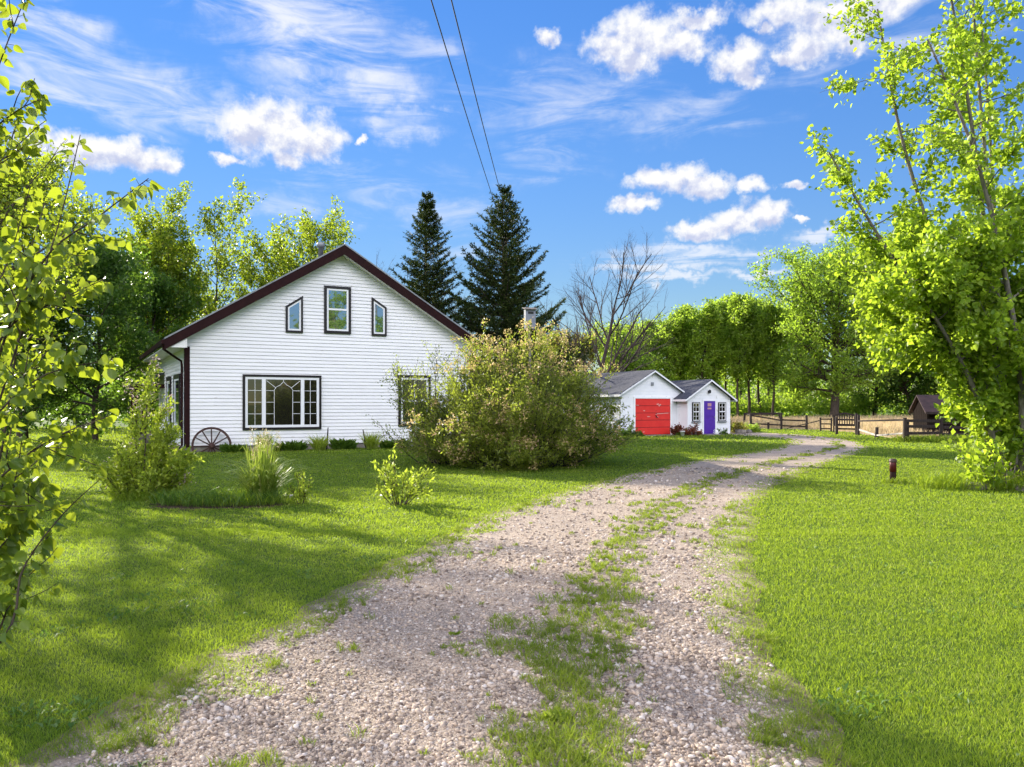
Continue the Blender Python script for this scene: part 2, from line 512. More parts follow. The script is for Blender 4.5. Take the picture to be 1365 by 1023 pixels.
for X in (-OV - 0.10, HW + OV + 0.02):
    MB().box((X, -RK - 0.02, zb + 0.14), (X + 0.11, HD + RK, zb + 0.29)).build('gutter', M['brown'], house)
MB().tube([(-OV - 0.03, -0.28, zb + 0.16), (-OV - 0.02, -0.26, zb - 0.02), (-0.30, 0.22, zb - 0.28), (-0.10, 0.30, zb - 0.40), (-0.08, 0.30, zb - 0.6), (-0.08, 0.30, 0.25), (-0.22, 0.28, 0.1)], 0.042, 8).build('downspout', M['brown'], house)

def framed(parent, name, poly, border, inner, trimmat, pane_mat, sash=0.06, rails=(), muntins=(), fn=front, mw=0.015, hang=()):
    """poly: outline (u, z) ccw. dark border outside, white sash inside, a pane set back between them"""
    def inset(P, d):
        n = len(P); out = []
        for i in range(n):
            p0, p1, p2 = Vector(P[i - 1]), Vector(P[i]), Vector(P[(i + 1) % n])
            e1, e2 = (p1 - p0).normalized(), (p2 - p1).normalized()
            n1, n2 = Vector((-e1.y, e1.x)), Vector((-e2.y, e2.x))
            k = d / max(0.2, 1 + n1.dot(n2))
            out.append(tuple(p1 + (n1 + n2) * k))
        return out
    def ring(P, Q, o0, o1):
        mb = MB(); n = len(P)
        for i in range(n):
            j = (i + 1) % n
            a, b, c, d = P[i], P[j], Q[j], Q[i]
            vs = [fn(a[0], o1, a[1]), fn(b[0], o1, b[1]), fn(c[0], o1, c[1]), fn(d[0], o1, d[1]),
                  fn(a[0], o0, a[1]), fn(b[0], o0, b[1]), fn(c[0], o0, c[1]), fn(d[0], o0, d[1])]
            mb.add(vs, [(0, 1, 2, 3), (4, 5, 1, 0), (6, 7, 3, 2)])
        return mb
    Q = inset(poly, border)
    win = ring(poly, Q, -0.01, 0.078).build(name, trimmat, parent)
    S = inset(Q, sash)
    fr = ring(Q, S, -0.01, 0.062)
    for (u0, u1, z0, z1) in rails:
        fr.box(fn(u0, 0.030, z0), fn(u1, 0.064, z1))
    fr.build('frame', M['white'], win)
    pn = MB(); n = len(S)
    pn.add([fn(p[0], 0.036, p[1]) for p in S], [tuple(range(n))])
    pn.build('pane', pane_mat, win)
    if muntins:
        mm = MB()
        for (a, b) in muntins:
            mm.bar(fn(a[0], 0.044, a[1]), fn(b[0], 0.044, b[1]), mw, 0.014, (1, 0, 0) if fn is left else (0, 1, 0))
        mm.build('muntin', M['white'], win)
    return win
rect = lambda u0, u1, z0, z1: [(u0, z0), (u1, z0), (u1, z1), (u0, z1)]
framed(house, 'window', rect(4.95, 6.00, 4.45, 6.27), 0.10, None, M['darktrim'], M['glass_up'], 0.07, rails=[(5.05, 5.90, 5.34, 5.41)])
framed(house, 'window', [(3.50, 4.42), (4.14, 4.42), (4.14, 5.82), (3.50, 5.40)], 0.075, None, M['darktrim'], M['glass_up'], 0.06)
framed(house, 'window', [(6.84, 4.43), (7.45, 4.43), (7.45, 5.56), (6.84, 5.94)], 0.075, None, M['darktrim'], M['glass_up'], 0.06)
# picture window: two narrow casements beside a wide pane with a pointed arch in its bars
mu = []
for u0, u1 in ((2.15, 2.62), (4.20, 4.64)):
    mu.append((((u0 + u1) / 2, 0.95), ((u0 + u1) / 2, 2.65)))
    for z in (1.37, 1.80, 2.23):
        mu.append(((u0, z), (u1, z)))
arch = [(3.08, 0.95), (3.08, 2.26), (3.15, 2.36), (3.30, 2.44), (3.42, 2.57), (3.54, 2.44), (3.69, 2.36), (3.76, 2.26), (3.76, 0.95)]
mu += list(zip(arch[:-1], arch[1:]))
mu += [((3.42, 2.57), (3.42, 2.68)), ((3.13, 2.34), (2.80, 2.60)), ((3.71, 2.34), (4.03, 2.60))]
for z in (1.37, 1.80, 2.23):
    mu += [((2.79, z), (3.08, z)), ((3.76, z), (4.04, z))]
framed(house, 'picture_window', rect(1.95, 4.84, 0.78, 2.82), 0.085, None, M['darktrim'], M['glass'], 0.09,
       rails=[(2.63, 2.77, 0.88, 2.72), (4.06, 4.19, 0.88, 2.72)], muntins=mu)
framed(house, 'window', rect(7.95, 9.33, 0.84, 2.90), 0.10, None, M['darktrim'], M['glass'], 0.08, rails=[(8.05, 9.23, 1.83, 1.92)],
       muntins=[((8.64, 0.98), (8.64, 1.83)), ((8.64, 1.92), (8.64, 2.75))], mw=0.022)
for y0, y1 in ((1.25, 3.3), (4.6, 6.2)):
    framed(house, 'window', rect(HD - y1, HD - y0, 0.75, 2.85), 0.16, None, M['darktrim'], M['glass_up'], 0.07, fn=left)
# porch at the far end of the side wall
pm = MB().prism([(-1.25, 7.5, 2.55), (0.0, 7.5, 3.05), (0.0, 7.5, 3.14), (-1.28, 7.5, 2.64)][::-1], (0, 3.3, 0))
pr = pm.build('porch_roof', M['shingle'], house)
MB().box((-1.3, 7.45, 2.42), (-1.2, 10.85, 2.60)).box((-1.2, 7.45, 2.42), (-0.02, 7.5, 2.60)).build('fascia', M['brown'], pr)
for y_ in (7.62, 10.5):
    MB().box((-1.2, y_, 0), (-1.08, y_ + 0.12, 2.42)).build('porch_post', M['brown'], house)
MB().box((-1.2, 7.9, 0.0), (-0.02, 10.6, 0.35)).build('porch_floor', M['wood_grey'], house)

# wagon wheel leaning on the gable wall
def wagon_wheel():
    t = thing('wagon_wheel', 'old wooden wagon wheel leaning against the white house wall by its corner', 'wheel', (0, 0, 0), HOUSE_ROT)
    c = math.cos(HOUSE_ROT); s = math.sin(HOUSE_ROT)
    lx, ly = 0.84, -0.34
    t.location = (-11.57 + lx * c - ly * s, 28.69 + lx * s + ly * c, 0.0)
    RW = 0.68
    tilt = Matrix.Rotation(R(-9), 4, 'X')
    def P(x, y, z): return tilt @ Vector((x, y, z)) + Vector((0, 0, 0.24))
    rim = MB(); n = 40
    vs, fs = [], []
    for k in range(n):
        a = 2 * PI * k / n
        for r, y in ((RW, -0.03), (RW, 0.03), (RW - 0.075, 0.03), (RW - 0.075, -0.03)):
            vs.append(P(r * math.cos(a), y, r * math.sin(a)))
    for k in range(n):
        j = (k + 1) % n
        for q in range(4):
            fs.append((k * 4 + q, k * 4 + (q + 1) % 4, j * 4 + (q + 1) % 4, j * 4 + q))
    rim.add(vs, fs).build('rim', M['wheel'], t)
    for k in range(12):
        a = 2 * PI * k / 12
        MB().tube([P(0.07 * math.cos(a), 0, 0.07 * math.sin(a)), P(0.3 * math.cos(a), 0, 0.3 * math.sin(a)), P((RW - 0.05) * math.cos(a), 0, (RW - 0.05) * math.sin(a))], [0.030, 0.026, 0.022], 6).build('spoke', M['wheel'], t)
    MB().tube([P(0, -0.13, 0), P(0, -0.10, 0), P(0, 0.08, 0)], [0.05, 0.09, 0.08], 12).build('hub', M['wheel'], t)
wagon_wheel()

# ---------------------------------------------------------------- the two small white outbuildings
def gable_hut(name, label, cat, loc, W, D, E, sl, ov, rk, lap, wallmat, tr=0.09):
    t = thing(name, label, cat, loc, HOUSE_ROT)
    P = E + sl * W / 2
    lf = lambda u, o, z: (-o, D - u, z)
    rt = lambda u, o, z: (W + o, u, z)
    w = MB()
    w.laps(front, lambda z: (0, W) if z <= E else ((z - E) / sl, W - (z - E) / sl), 0.05, P, lap, 0.010)
    w.laps(lf, lambda z: (0, D), 0.05, E, lap, 0.010)
    w.laps(rt, lambda z: (0, D), 0.05, E, lap, 0.010)
    w.add([(0, D, 0.05), (W, D, 0.05), (W, D, E), (W / 2, D, P), (0, D, E)], [(4, 3, 2, 1, 0)])
    w.build('wall', wallmat, t)
    r = MB(); f = MB()
    z0 = E - sl * ov
    for sgn in (0, 1):
        X = (lambda x: x) if sgn == 0 else (lambda x: W - x)
        p = [(X(-ov), -rk, z0 + 0.03), (X(W / 2), -rk, P + 0.03), (X(W / 2), -rk, P + 0.03 + 0.06), (X(-ov), -rk, z0 + 0.03 + 0.06)]
        q = [(X(-ov), -rk - 0.024, z0 - 0.04), (X(W / 2), -rk - 0.024, P - 0.04), (X(W / 2), -rk - 0.024, P - 0.04 + tr), (X(-ov), -rk - 0.024, z0 - 0.04 + tr)]
        if sgn: p, q = p[::-1], q[::-1]
        r.prism(p, (0, D + rk + 0.2, 0))
        f.prism(q, (0, 0.022, 0))
        a, b = sorted((X(-ov - 0.022), X(-ov)))
        f.box((a, -rk - 0.02, z0 - 0.05), (b, D + 0.2, z0 + 0.075))
    r.build('roof', M['shingle'], t)
    f.build('fascia', M['white'], t)
    return t, P
garage, GP = gable_hut('garage', 'small white gabled garage with a red roll up door', 'garage', (5.92, 44.24, 0), 4.43, 6.0, 2.33, 0.56, 0.24, 0.22, 0.19, M['render'])
gd = MB()
for k in range(5):
    z = 0.05 + k * 0.40
    gd.box((0.98, -0.045, z + 0.016), (3.41, -0.005, z + 0.384))
M['worn'] = mottled('faded_red_paint', (0.62, 0.20, 0.17), (0.66, 0.42, 0.37), 9)
gdoor = gd.build('door', M['red'], garage)
M['red_seam'] = principled('dark_red_seam', (0.20, 0.012, 0.012), 0.6)[0]
for k in range(6):
    z = 0.05 + k * 0.40
    MB().box((0.98, -0.032, z - 0.016), (3.41, -0.004, z + 0.016)).build('seam', M['red_seam'], gdoor)
MB().box((0.86, -0.06, 0.03), (0.97, 0.0, 2.16)).box((3.42, -0.06, 0.03), (3.53, 0.0, 2.16)).box((0.97, -0.06, 2.055), (3.42, 0.0, 2.16)).build('door_frame', M['white'], garage)
# the worn pale marks and the handle on the red door
rng = random.Random(5)
def patch(mb, u, z, w, h):
    n = 9; P = []
    for k in range(n):
        a = 2 * PI * k / n
        q = rng.uniform(0.6, 1.1)
        P.append((u + w / 2 * q * math.cos(a), -0.050, z + h / 2 * q * math.sin(a)))
    mb.prism(P, (0, 0.004, 0))
for u, z, w_, h_ in ((1.12, 1.68, 0.20, 0.05), (2.52, 1.74, 0.20, 0.10), (2.70, 1.70, 0.16, 0.10), (1.58, 1.38, 0.14, 0.06), (1.90, 1.04, 0.26, 0.06),
                     (2.50, 1.02, 0.22, 0.07), (1.55, 0.20, 0.16, 0.06), (2.40, 1.16, 0.16, 0.05), (2.62, 1.66, 0.10, 0.12)):
    wp = MB()
    patch(wp, u, z, w_, h_)
    wp.build('worn_mark', M['worn'], gdoor)
wp = MB()
wp.bar((2.46, -0.052, 1.20), (3.28, -0.052, 1.24), 0.035, 0.006, (0, 1, 0))
wp.build('worn_mark', M['worn'], gdoor)
MB().tube([(2.42, -0.05, 1.22), (2.36, -0.09, 1.12), (2.42, -0.09, 1.02), (2.52, -0.05, 1.00)], 0.022, 8).build('handle', M['black'], gdoor)
MB().box((2.07, -0.05, 2.78), (2.25, -0.008, 2.96)).build('wall_vent', M['metal'], garage)
gl_ = MB().box((3.86, -0.03, 1.78), (3.93, -0.008, 1.92)).build('wall_bracket', M['metal'], garage)
for x_ in (0.0, 4.35):
    MB().box((x_, -0.028, 0.06), (x_ + 0.09, 0.004, 2.28)).build('corner_trim', M['white'], garage)
MB().box((0.9, -0.75, -0.02), (3.5, -0.05, 0.035)).build('threshold', M['stone'], garage)

shed, SP = gable_hut('garden_shed', 'tiny white shed with purple door between two narrow dark windows', 'shed', (9.80, 45.33, 0), 3.17, 3.6, 2.12, 0.60, 0.30, 0.24, 0.17, M['render'])
sdoor = MB().box((1.18, -0.045, 0.06), (2.02, -0.005, 1.92)).build('door', M['purple'], shed)
for z0, z1 in ((0.25, 0.85), (1.05, 1.35)):
    for u0, u1 in ((1.28, 1.57), (1.63, 1.92)):
        MB().box((u0, -0.058, z0), (u1, -0.046, z1)).build('door_panel', M['purple'], sdoor)
M['card'] = mottled('dusty_rose_card', (0.42, 0.20, 0.22), (0.5, 0.3, 0.3), 8)
for z0, z1 in ((1.62, 1.80), (1.45, 1.54)):
    MB().box((1.45, -0.058, z0), (1.72, -0.046, z1)).build('door_plaque', M['card'], sdoor)
MB().lathe([(0.012, 0), (0.03, 0.01), (0.03, 0.05), (0.01, 0.06)], 10, (1.93, -0.08, 0.98)).build('handle', M['metal'], sdoor)
MB().box((1.10, -0.05, 0.05), (1.175, 0, 2.0)).box((2.025, -0.05, 0.05), (2.10, 0, 2.0)).box((1.175, -0.05, 1.925), (2.025, 0, 2.0)).build('door_frame', M['white'], shed)
for u0, u1 in ((0.34, 0.88), (2.26, 2.82)):
    um = (u0 + u1) / 2
    wn_ = framed(shed, 'window', rect(u0, u1, 0.78, 1.85), 0.035, None, M['darktrim'], M['glass'], 0.035, rails=[(u0 + 0.05, u1 - 0.05, 1.29, 1.34)],
                 muntins=[((um, 0.84), (um, 1.80)), ((u0 + 0.05, 1.06), (u1 - 0.05, 1.06)), ((u0 + 0.05, 1.58), (u1 - 0.05, 1.58))], mw=0.018)
    MB().box((u0 - 0.05, -0.10, 0.70), (u1 + 0.05, 0.0, 0.765)).build('sill', M['metal'], wn_)
lm = MB().box((1.50, -0.04, 2.36), (1.60, -0.006, 2.52)).build('lamp_bracket', M['black'], shed)
MB().lathe([(0.03, 0), (0.075, 0.03), (0.075, 0.15), (0.03, 0.20)], 10, (1.55, -0.12, 2.36)).build('lamp_shade', M['black'], lm)
for x_ in (0.0, 3.09):
    MB().box((x_, -0.026, 0.06), (x_ + 0.08, 0.004, 2.08)).build('corner_trim', M['white'], shed)
MB().box((1.0, -0.6, -0.02), (2.2, -0.06, 0.05)).build('threshold', M['stone'], shed)

# ---------------------------------------------------------------- dark old shed and pen at the right
M['wood_black'] = mottled('blackened_boards', (0.006, 0.0045, 0.004), (0.022, 0.016, 0.014), 5, 0.95, 0.04, (6, 6, 0.8), 0.5)
def old_shed():
    t = thing('old_wooden_shed', 'dark weathered wooden shed half hidden behind the leafy tree', 'shed', (21.3, 41.5, 0), R(-12))
    W, D, E = 3.2, 2.6, 1.35
    w = MB()
    n = 20
    for k in range(n):                       # vertical boards
        a = k * W / n
        w.box((a + 0.008, -0.02 + 0.006 * (k % 3), 0.02), (a + W / n - 0.008, 0.03, E))
    for k in range(16):
        a = k * D / 16
        w.box((-0.03 + 0.006 * (k % 2), a + 0.04, 0.02), (0.02, a + D / 16 + 0.03, E + 0.55 * min(a, D - a)))
        w.box((W - 0.02, a + 0.04, 0.02), (W + 0.03 - 0.006 * (k % 2), a + D / 16 + 0.03, E + 0.55 * min(a, D - a)))
    w.box((0.02, D - 0.03, 0.02), (W - 0.02, D + 0.02, E))
    w.build('wall', M['wood_black'], t)
    r = MB()
    r.prism([(-0.2, -0.3, E - 0.08), (-0.2, D / 2, E + 0.82), (-0.2, D / 2, E + 0.88), (-0.2, -0.33, E - 0.02)], (W + 0.4, 0, 0))
    r.prism([(-0.2, D + 0.3, E - 0.08), (-0.2, D / 2, E + 0.82), (-0.2, D / 2, E + 0.88), (-0.2, D + 0.33, E - 0.02)][::-1], (W + 0.4, 0, 0))
    r.build('roof', mottled('rusty_old_roof', (0.02, 0.011, 0.011), (0.05, 0.026, 0.025), 4, 0.8), t)
    MB().box((-0.2, -0.36, E - 0.12), (W + 0.2, -0.325, E + 0.0)).build('fascia', M['wood_dark'], t)
    wi = MB().box((0.35, -0.05, 0.72), (1.3, -0.022, 1.2)).build('window', M['wood_dark'], t)
    MB().box((0.42, -0.056, 0.78), (0.84, -0.05, 1.14)).box((0.88, -0.056, 0.78), (1.24, -0.05, 1.14)).build('pane', M['glass'], wi)
    MB().box((1.55, -0.05, 0.04), (2.3, -0.022, 1.22)).build('door', M['wood_black'], t)
old_shed()

# ---------------------------------------------------------------- fences
def post(mb, x, y, h, w=0.12, yaw=0.0):
    c, s = math.cos(yaw) * w / 2, math.sin(yaw) * w / 2
    P = [(x - c + s, y - s - c, -0.1), (x + c + s, y + s - c, -0.1), (x + c - s, y + s + c, -0.1), (x - c - s, y - s + c, -0.1)]
    mb.prism(P, (random.uniform(-0.03, 0.03), 0, h + 0.1))
def fence(name, label, posts, rails, mat, cat='fence', pw=0.13, rmats=None):
    t = thing(name, label, cat, (posts[0][0], posts[0][1], 0))
    ox, oy = posts[0][0], posts[0][1]
    for p in posts:
        mb = MB(); post(mb, p[0] - ox, p[1] - oy, p[2], pw); mb.build('post', mat, t, bevel=0.012)
    for k, (a, b, th) in enumerate(rails):
        mm = mat if not rmats else rmats[k]
        MB().bar((a[0] - ox, a[1] - oy, a[2]), (b[0] - ox, b[1] - oy, b[2]), 0.05, th).build('rail', mm, t, bevel=0.008)
    return t
random.seed(3)
a, b, c = (16.4, 55.6), (18.75, 56.4), (20.0, 55.0)
fence('paddock_fence', 'dark post and rail fence beside the white shed edging the dry meadow', [(a[0], a[1], 1.12), (b[0], b[1], 1.14), (c[0], c[1], 1.0), (17.7, 55.95, 0.5), (17.5, 61.0, 1.1), (20.3, 61.4, 1.1)],
      [((*a, 0.98), (*b, 0.62), 0.10), ((*a, 0.42), (*b, 0.30), 0.10), ((*b, 0.66), (*c, 0.62), 0.10), ((*b, 0.25), (*c, 0.22), 0.10), ((*b, 1.08), (*a, 1.04), 0.09), ((17.5, 61, 1.05), (20.3, 61.4, 1.08), 0.09), ((a[0], a[1], 1.0), (17.5, 61, 1.02), 0.09)], M['wood_dark'])
fence('wicket_gate', 'narrow dark wooden wicket gate standing between the two fences', [(19.55, 51.3, 0.90), (20.05, 50.9, 0.88)],
      [((19.55, 51.3, 0.80), (20.05, 50.9, 0.80), 0.08), ((19.55, 51.3, 0.5), (20.05, 50.9, 0.5), 0.08), ((19.55, 51.3, 0.2), (20.05, 50.9, 0.2), 0.08), ((18.2, 53.6, 0.15), (19.5, 51.4, 0.7), 0.06)], M['wood_dark'], 'gate', 0.09)
p0, p1 = (18.45, 46.6), (19.05, 44.9)
p0, p1 = (18.6, 46.4), (19.35, 45.5)
fence('fence_panel', 'short dark fence panel with three rails by the bend of the drive', [(p0[0], p0[1], 1.0), (p1[0] + 0.0, p1[1], 1.22)],
      [((*p0, 0.86), (*p1, 0.86), 0.10), ((*p0, 0.58), (*p1, 0.58), 0.09), ((*p0, 0.34), (*p1, 0.34), 0.09)], M['wood_dark'], 'fence', 0.13)
# bench behind the panel: an arched back shows over it
def bench():
    t = thing('garden_bench', 'old wooden bench with an arched back behind the short fence panel', 'bench', (20.2, 49.2, 0), R(-20))
    MB().box((-0.65, -0.42, 0.42), (0.65, 0, 0.47)).build('seat', M['wood_dark'], t)
    mb = MB()
    pts = [(-0.65, 1.02), (-0.35, 1.12), (0, 1.2), (0.35, 1.12), (0.65, 1.02)]
    for (x0, z0), (x1, z1) in zip(pts[:-1], pts[1:]):
        mb.bar((x0, 0.05, z0), (x1, 0.05, z1), 0.05, 0.10)
    for k in range(9):
        x = -0.56 + k * 0.14
        mb.box((x - 0.03, 0.03, 0.47), (x + 0.03, 0.07, 1.04 + 0.1 * (1 - (x / 0.65) ** 2)))
    mb.build('backrest', M['wood_dark'], t)
    for x in (-0.62, 0.62):
        for y, h in ((-0.38, 0.42), (0.05, 1.1)):
            MB().box((x - 0.035, y - 0.03, -0.02), (x + 0.035, y + 0.03, h)).build('leg', M['wood_dark'], t)
bench()
f4 = (17.85, 36.8)
fence('rail_fence', 'long single rail fence with a pale low pole along the dry meadow', [(19.35, 45.3, 1.15), (f4[0], f4[1], 1.12), (18.9, 42.0, 0.55)],
      [((19.35, 45.3, 0.80), (f4[0], f4[1], 1.02), 0.09), ((19.3, 45.0, 0.32), (18.9, 42.0, 0.12), 0.09), ((18.9, 42.0, 0.12), (f4[0] - 0.0, f4[1] + 0.2, 0.40), 0.08)],
      M['wood_dark'], 'fence', 0.13, [M['wood_dark'], M['wood_pale'], M['wood_pale']])
q0, q1, q2 = (17.95, 36.9), (19.9, 37.6), (22.6, 38.4)
fence('pen_fence', 'dark board pen fence in front of the old wooden shed', [(q0[0] + 0.12, q0[1] + 0.15, 1.05), (q1[0], q1[1], 1.18), (q2[0], q2[1], 0.75)],
      [((*q0, 0.98), (*q1, 0.95), 0.13), ((*q0, 0.72), (*q1, 0.70), 0.13), ((*q0, 0.40), (*q1, 0.40), 0.13), ((*q0, 0.16), (*q1, 0.16), 0.13), ((*q1, 0.66), (*q2, 0.60), 0.13), ((*q1, 0.34), (*q2, 0.30), 0.13)], M['wood_dark'], 'fence', 0.13)

# ---------------------------------------------------------------- red topped post on the lawn
def bollard():
    t = thing('lawn_post', 'short round post with a red band standing alone on the right lawn', 'post', (8.30, 17.65, 0))
    MB().lathe([(0.066, -0.05), (0.066, 0.24), (0.062, 0.245)], 24).build('post', mottled('weathered_pipe', (0.020, 0.010, 0.009), (0.045, 0.028, 0.025), 6, 0.9, 0.08, (2, 2, 0.7)), t, True)
    MB().lathe([(0.070, 0.245), (0.070, 0.45), (0.066, 0.455)], 24).build('band', mottled('faded_red_band', (0.13, 0.010, 0.010), (0.05, 0.008, 0.009), 6, 0.5), t, True)
    MB().lathe([(0.076, 0.452), (0.080, 0.46), (0.080, 0.495), (0.064, 0.52), (0.03, 0.53)], 24).build('cap', mottled('post_cap', (0.05, 0.025, 0.022), (0.10, 0.06, 0.055), 5, 0.5), t, True)
bollard()

# ---------------------------------------------------------------- pole box, utility pole, wires
def bird_box():
    t = thing('birdhouse', 'pale grey box birdhouse on a tall pole between bush and spruce', 'birdhouse', (0.66, 30, 0), R(12))
    MB().tube([(0, 0, 0), (0.01, 0, 4.5)], [0.055, 0.045], 8).build('pole', M['wood_grey'], t)
    z = 4.5
    MB().box((-0.19, -0.15, z), (0.19, 0.15, z + 0.72)).build('box', mottled('pale_grey_paint', (0.15, 0.17, 0.20), (0.24, 0.26, 0.30), 4), t, bevel=0.01)
    MB().prism([(-0.25, -0.22, z + 0.71), (0.25, -0.22, z + 0.71), (0.25, 0.20, z + 0.80), (-0.25, 0.20, z + 0.80)], (0, 0, 0.03)).build('lid', M['wood_grey'], t)
    MB().box((-0.10, -0.165, z + 0.56), (0.10, -0.152, z + 0.64)).build('entrance', M['black'], t)
    MB().box((-0.03, -0.1, z - 0.45), (0.03, 0.1, z)).build('bracket', M['wheel'], t)
bird_box()
def utility():
    t = thing('utility_pole', 'wooden utility pole hidden in the taller spruce carrying two wires', 'pole', (-0.35, 47.5, 0))
    MB().tube([(0, 0, -0.2), (0, 0, 12.35)], [0.13, 0.09], 10).build('pole', M['wood_grey'], t)
    MB().box((-0.5, -0.05, 12.0), (0.5, 0.05, 12.12)).build('crossarm', M['wood_grey'], t)
utility()
def wire(label, x0, x1):
    a, b = Vector(x0), Vector(x1)
    pts = []
    for k in range(41):
        q = k / 40
        p = a.lerp(b, q)
        p.z -= 0.30 * math.sin(PI * q)
        pts.append(p)
    tag(MB().tube(pts, 0.014, 6).build('power_line', M['wire']), label, 'wire', 'overhead power lines')
for lab, pa, pb in (('thin black overhead wire, left one of the pair running to the spruce', (669, 300), (580, -2)),
                    ('thin black overhead wire, right one of the pair running to the spruce', (679, 300), (606, -2))):
    wa = at(pa[0], pa[1], 47.4)
    wire(lab, wa, wa + (at(pb[0], pb[1], 16) - wa) * 1.75)
# ================================================================== ground, drive, grass, gravel
LEFT = [(-2.1, -12), (-2.2, 0), (-1.95, 3.0), (-2.0, 3.9), (-2.03, 4.3), (-2.02, 4.74), (-1.95, 5.04), (-1.78, 5.43), (-1.64, 6.08), (-1.44, 6.83), (-1.02, 8.96), (-0.45, 11.47), (0.48, 13.91), (1.9, 17.49), (4.51, 22.39),
        (8.3, 28.25), (11.4, 33.2), (13.0, 37.2), (13.6, 40.5), (13.4, 43.7), (12.6, 46.6), (11.6, 49.0)]
RIGHT = [(1.1, -12), (1.15, 0), (1.2, 3.0), (1.32, 3.8), (1.50, 4.9), (1.67, 6.29), (2.02, 7.85), (2.48, 9.66), (3.31, 12.24), (4.5, 15.3), (6.4, 19.33), (9.46, 24.48), (13.25, 30.6), (15.5, 36.3), (16.4, 41.5), (16.2, 46.0), (15.2, 49.5), (14.0, 52)]
def resample(P, n):
    P = np.array(P, float)
    d = np.r_[0, np.cumsum(np.hypot(*np.diff(P, axis=0).T))]
    t = np.linspace(0, d[-1], n)
    return np.c_[np.interp(t, d, P[:, 0]), np.interp(t, d, P[:, 1])]
def smooth(P, k=9):
    Q = P.copy()
    for _ in range(k):
        Q[1:-1] = 0.5 * Q[1:-1] + 0.25 * (Q[:-2] + Q[2:])
    return Q
NL = 500
_l, _r = smooth(resample(LEFT, 4 * NL), 400), smooth(resample(RIGHT, 4 * NL), 400)
_c = smooth((_l + _r) / 2, 400)[::4]
def _near(P, E_):
    return np.array([E_[((E_ - p) ** 2).sum(1).argmin()] for p in P])
DL, DR = smooth(_near(_c, _l), 30), smooth(_near(_c, _r), 30)
# pair the two edges by their distance along the drive so cross sections stay square
DC = (DL + DR) / 2
rg = np.random.default_rng(11)
def wob(n, amp, seed, ks=(0.6, 1.7, 4.3, 9.7)):
    r = np.random.default_rng(seed)
    t = np.linspace(0, 60, n)
    return sum(amp / (1 + i * 0.45) * np.sin(k * t + r.uniform(0, 6.28)) for i, k in enumerate(ks))
def drive_coord(X, Y):
    """0 at the left edge of the drive, 1 at the right edge, for points (vectorised)"""
    pts = np.c_[X, Y]
    out = np.full(len(pts), -9.0)
    seg = np.arange(0, NL, 4)
    C = DC[seg]
    for a in range(0, len(pts), 20000):
        p = pts[a:a + 20000]
        d2 = ((p[:, None, :] - C[None]) ** 2).sum(2)
        k = seg[d2.argmin(1)]
        l, r = DL[k], DR[k]
        e = r - l
        t = ((p - l) * e).sum(1) / (e * e).sum(1)
        out[a:a + 20000] = np.where(d2.min(1) < 16, t, -9)
    return out
def in_poly(X, Y, P):
    ins = np.zeros(len(X), bool)
    n = len(P)
    for i in range(n):
        x0, y0 = P[i]; x1, y1 = P[(i + 1) % n]
        c = ((y0 > Y) != (y1 > Y)) & (X < (x1 - x0) * (Y - y0) / (y1 - y0 + 1e-12) + x0)
        ins ^= c
    return ins
def hut_poly(loc, W, D, pad=0.05):
    c, s = math.cos(HOUSE_ROT), math.sin(HOUSE_ROT)
    return [(loc[0] + u * c - v * s, loc[1] + u * s + v * c) for u, v in ((-pad, -pad), (W + pad, -pad), (W + pad, D + pad), (-pad, D + pad))]
HUTS = [hut_poly((-11.57, 28.69), HW, HD), hut_poly((5.92, 44.24), 4.43, 6.0), hut_poly((9.8, 45.33), 3.17, 3.6), hut_poly((5.92, 44.24), 4.43, 0.1, 0.6)]

def vnoise(X, Y, s, seed=0, octv=3):
    """cheap smooth value noise, 0..1"""
    r = np.random.default_rng(seed)
    T = r.random((64, 64)); v = 0; amp = 1; tot = 0
    for o in range(octv):
        x, y = X / s * 2 ** o + 7.3 * o, Y / s * 2 ** o + 3.1 * o
        i, j = np.floor(x).astype(int), np.floor(y).astype(int)
        fx, fy = x - i, y - j
        fx, fy = fx * fx * (3 - 2 * fx), fy * fy * (3 - 2 * fy)
        g = lambda a, b: T[a % 64, b % 64]
        v = v + amp * ((g(i, j) * (1 - fx) + g(i + 1, j) * fx) * (1 - fy) + (g(i, j + 1) * (1 - fx) + g(i + 1, j + 1) * fx) * fy)
        tot += amp; amp *= 0.5
    return v / tot

# ground: one sheet to the horizon; lawn near, meadow and field further out
m, nt, b = principled('lawn_ground', (0.1, 0.2, 0.02), 0.9, 0.1)
tc = nt.n('ShaderNodeTexCoord')
f1 = nt.noise(tc.outputs['Object'], 0.35, 5, 0.6)
f2 = nt.noise(tc.outputs['Object'], 9, 5, 0.7)
f3 = nt.noise(tc.outputs['Object'], 60, 3, 0.7)
c = nt.ramp(f1, [(0.3, (0.05, 0.095, 0.010)), (0.7, (0.085, 0.13, 0.014))])
c = nt.mix(nt.m('MULTIPLY', nt.step(f2, 0.52, 0.75), 0.5), c, (0.16, 0.15, 0.05))
c = nt.mix(nt.m('MULTIPLY', nt.step(f3, 0.45, 0.75), 0.55), c, (0.045, 0.07, 0.012))
nt.put(b.inputs['Base Color'], c)
bp = nt.n('ShaderNodeBump'); bp.inputs['Strength'].default_value = 0.7; bp.inputs['Distance'].default_value = 0.05
nt.put(bp.inputs['Height'], nt.noise(tc.outputs['Object'], 30, 4, 0.7)); nt.put(b.inputs['Normal'], bp.outputs[0])
M['lawn'] = m
g = MB()
S = 1500
g.add([(-S, -S, 0), (S, -S, 0), (S, S, 0), (-S, S, 0)], [(0, 1, 2, 3)])
tag(g.build('ground', M['lawn']), kind='structure')

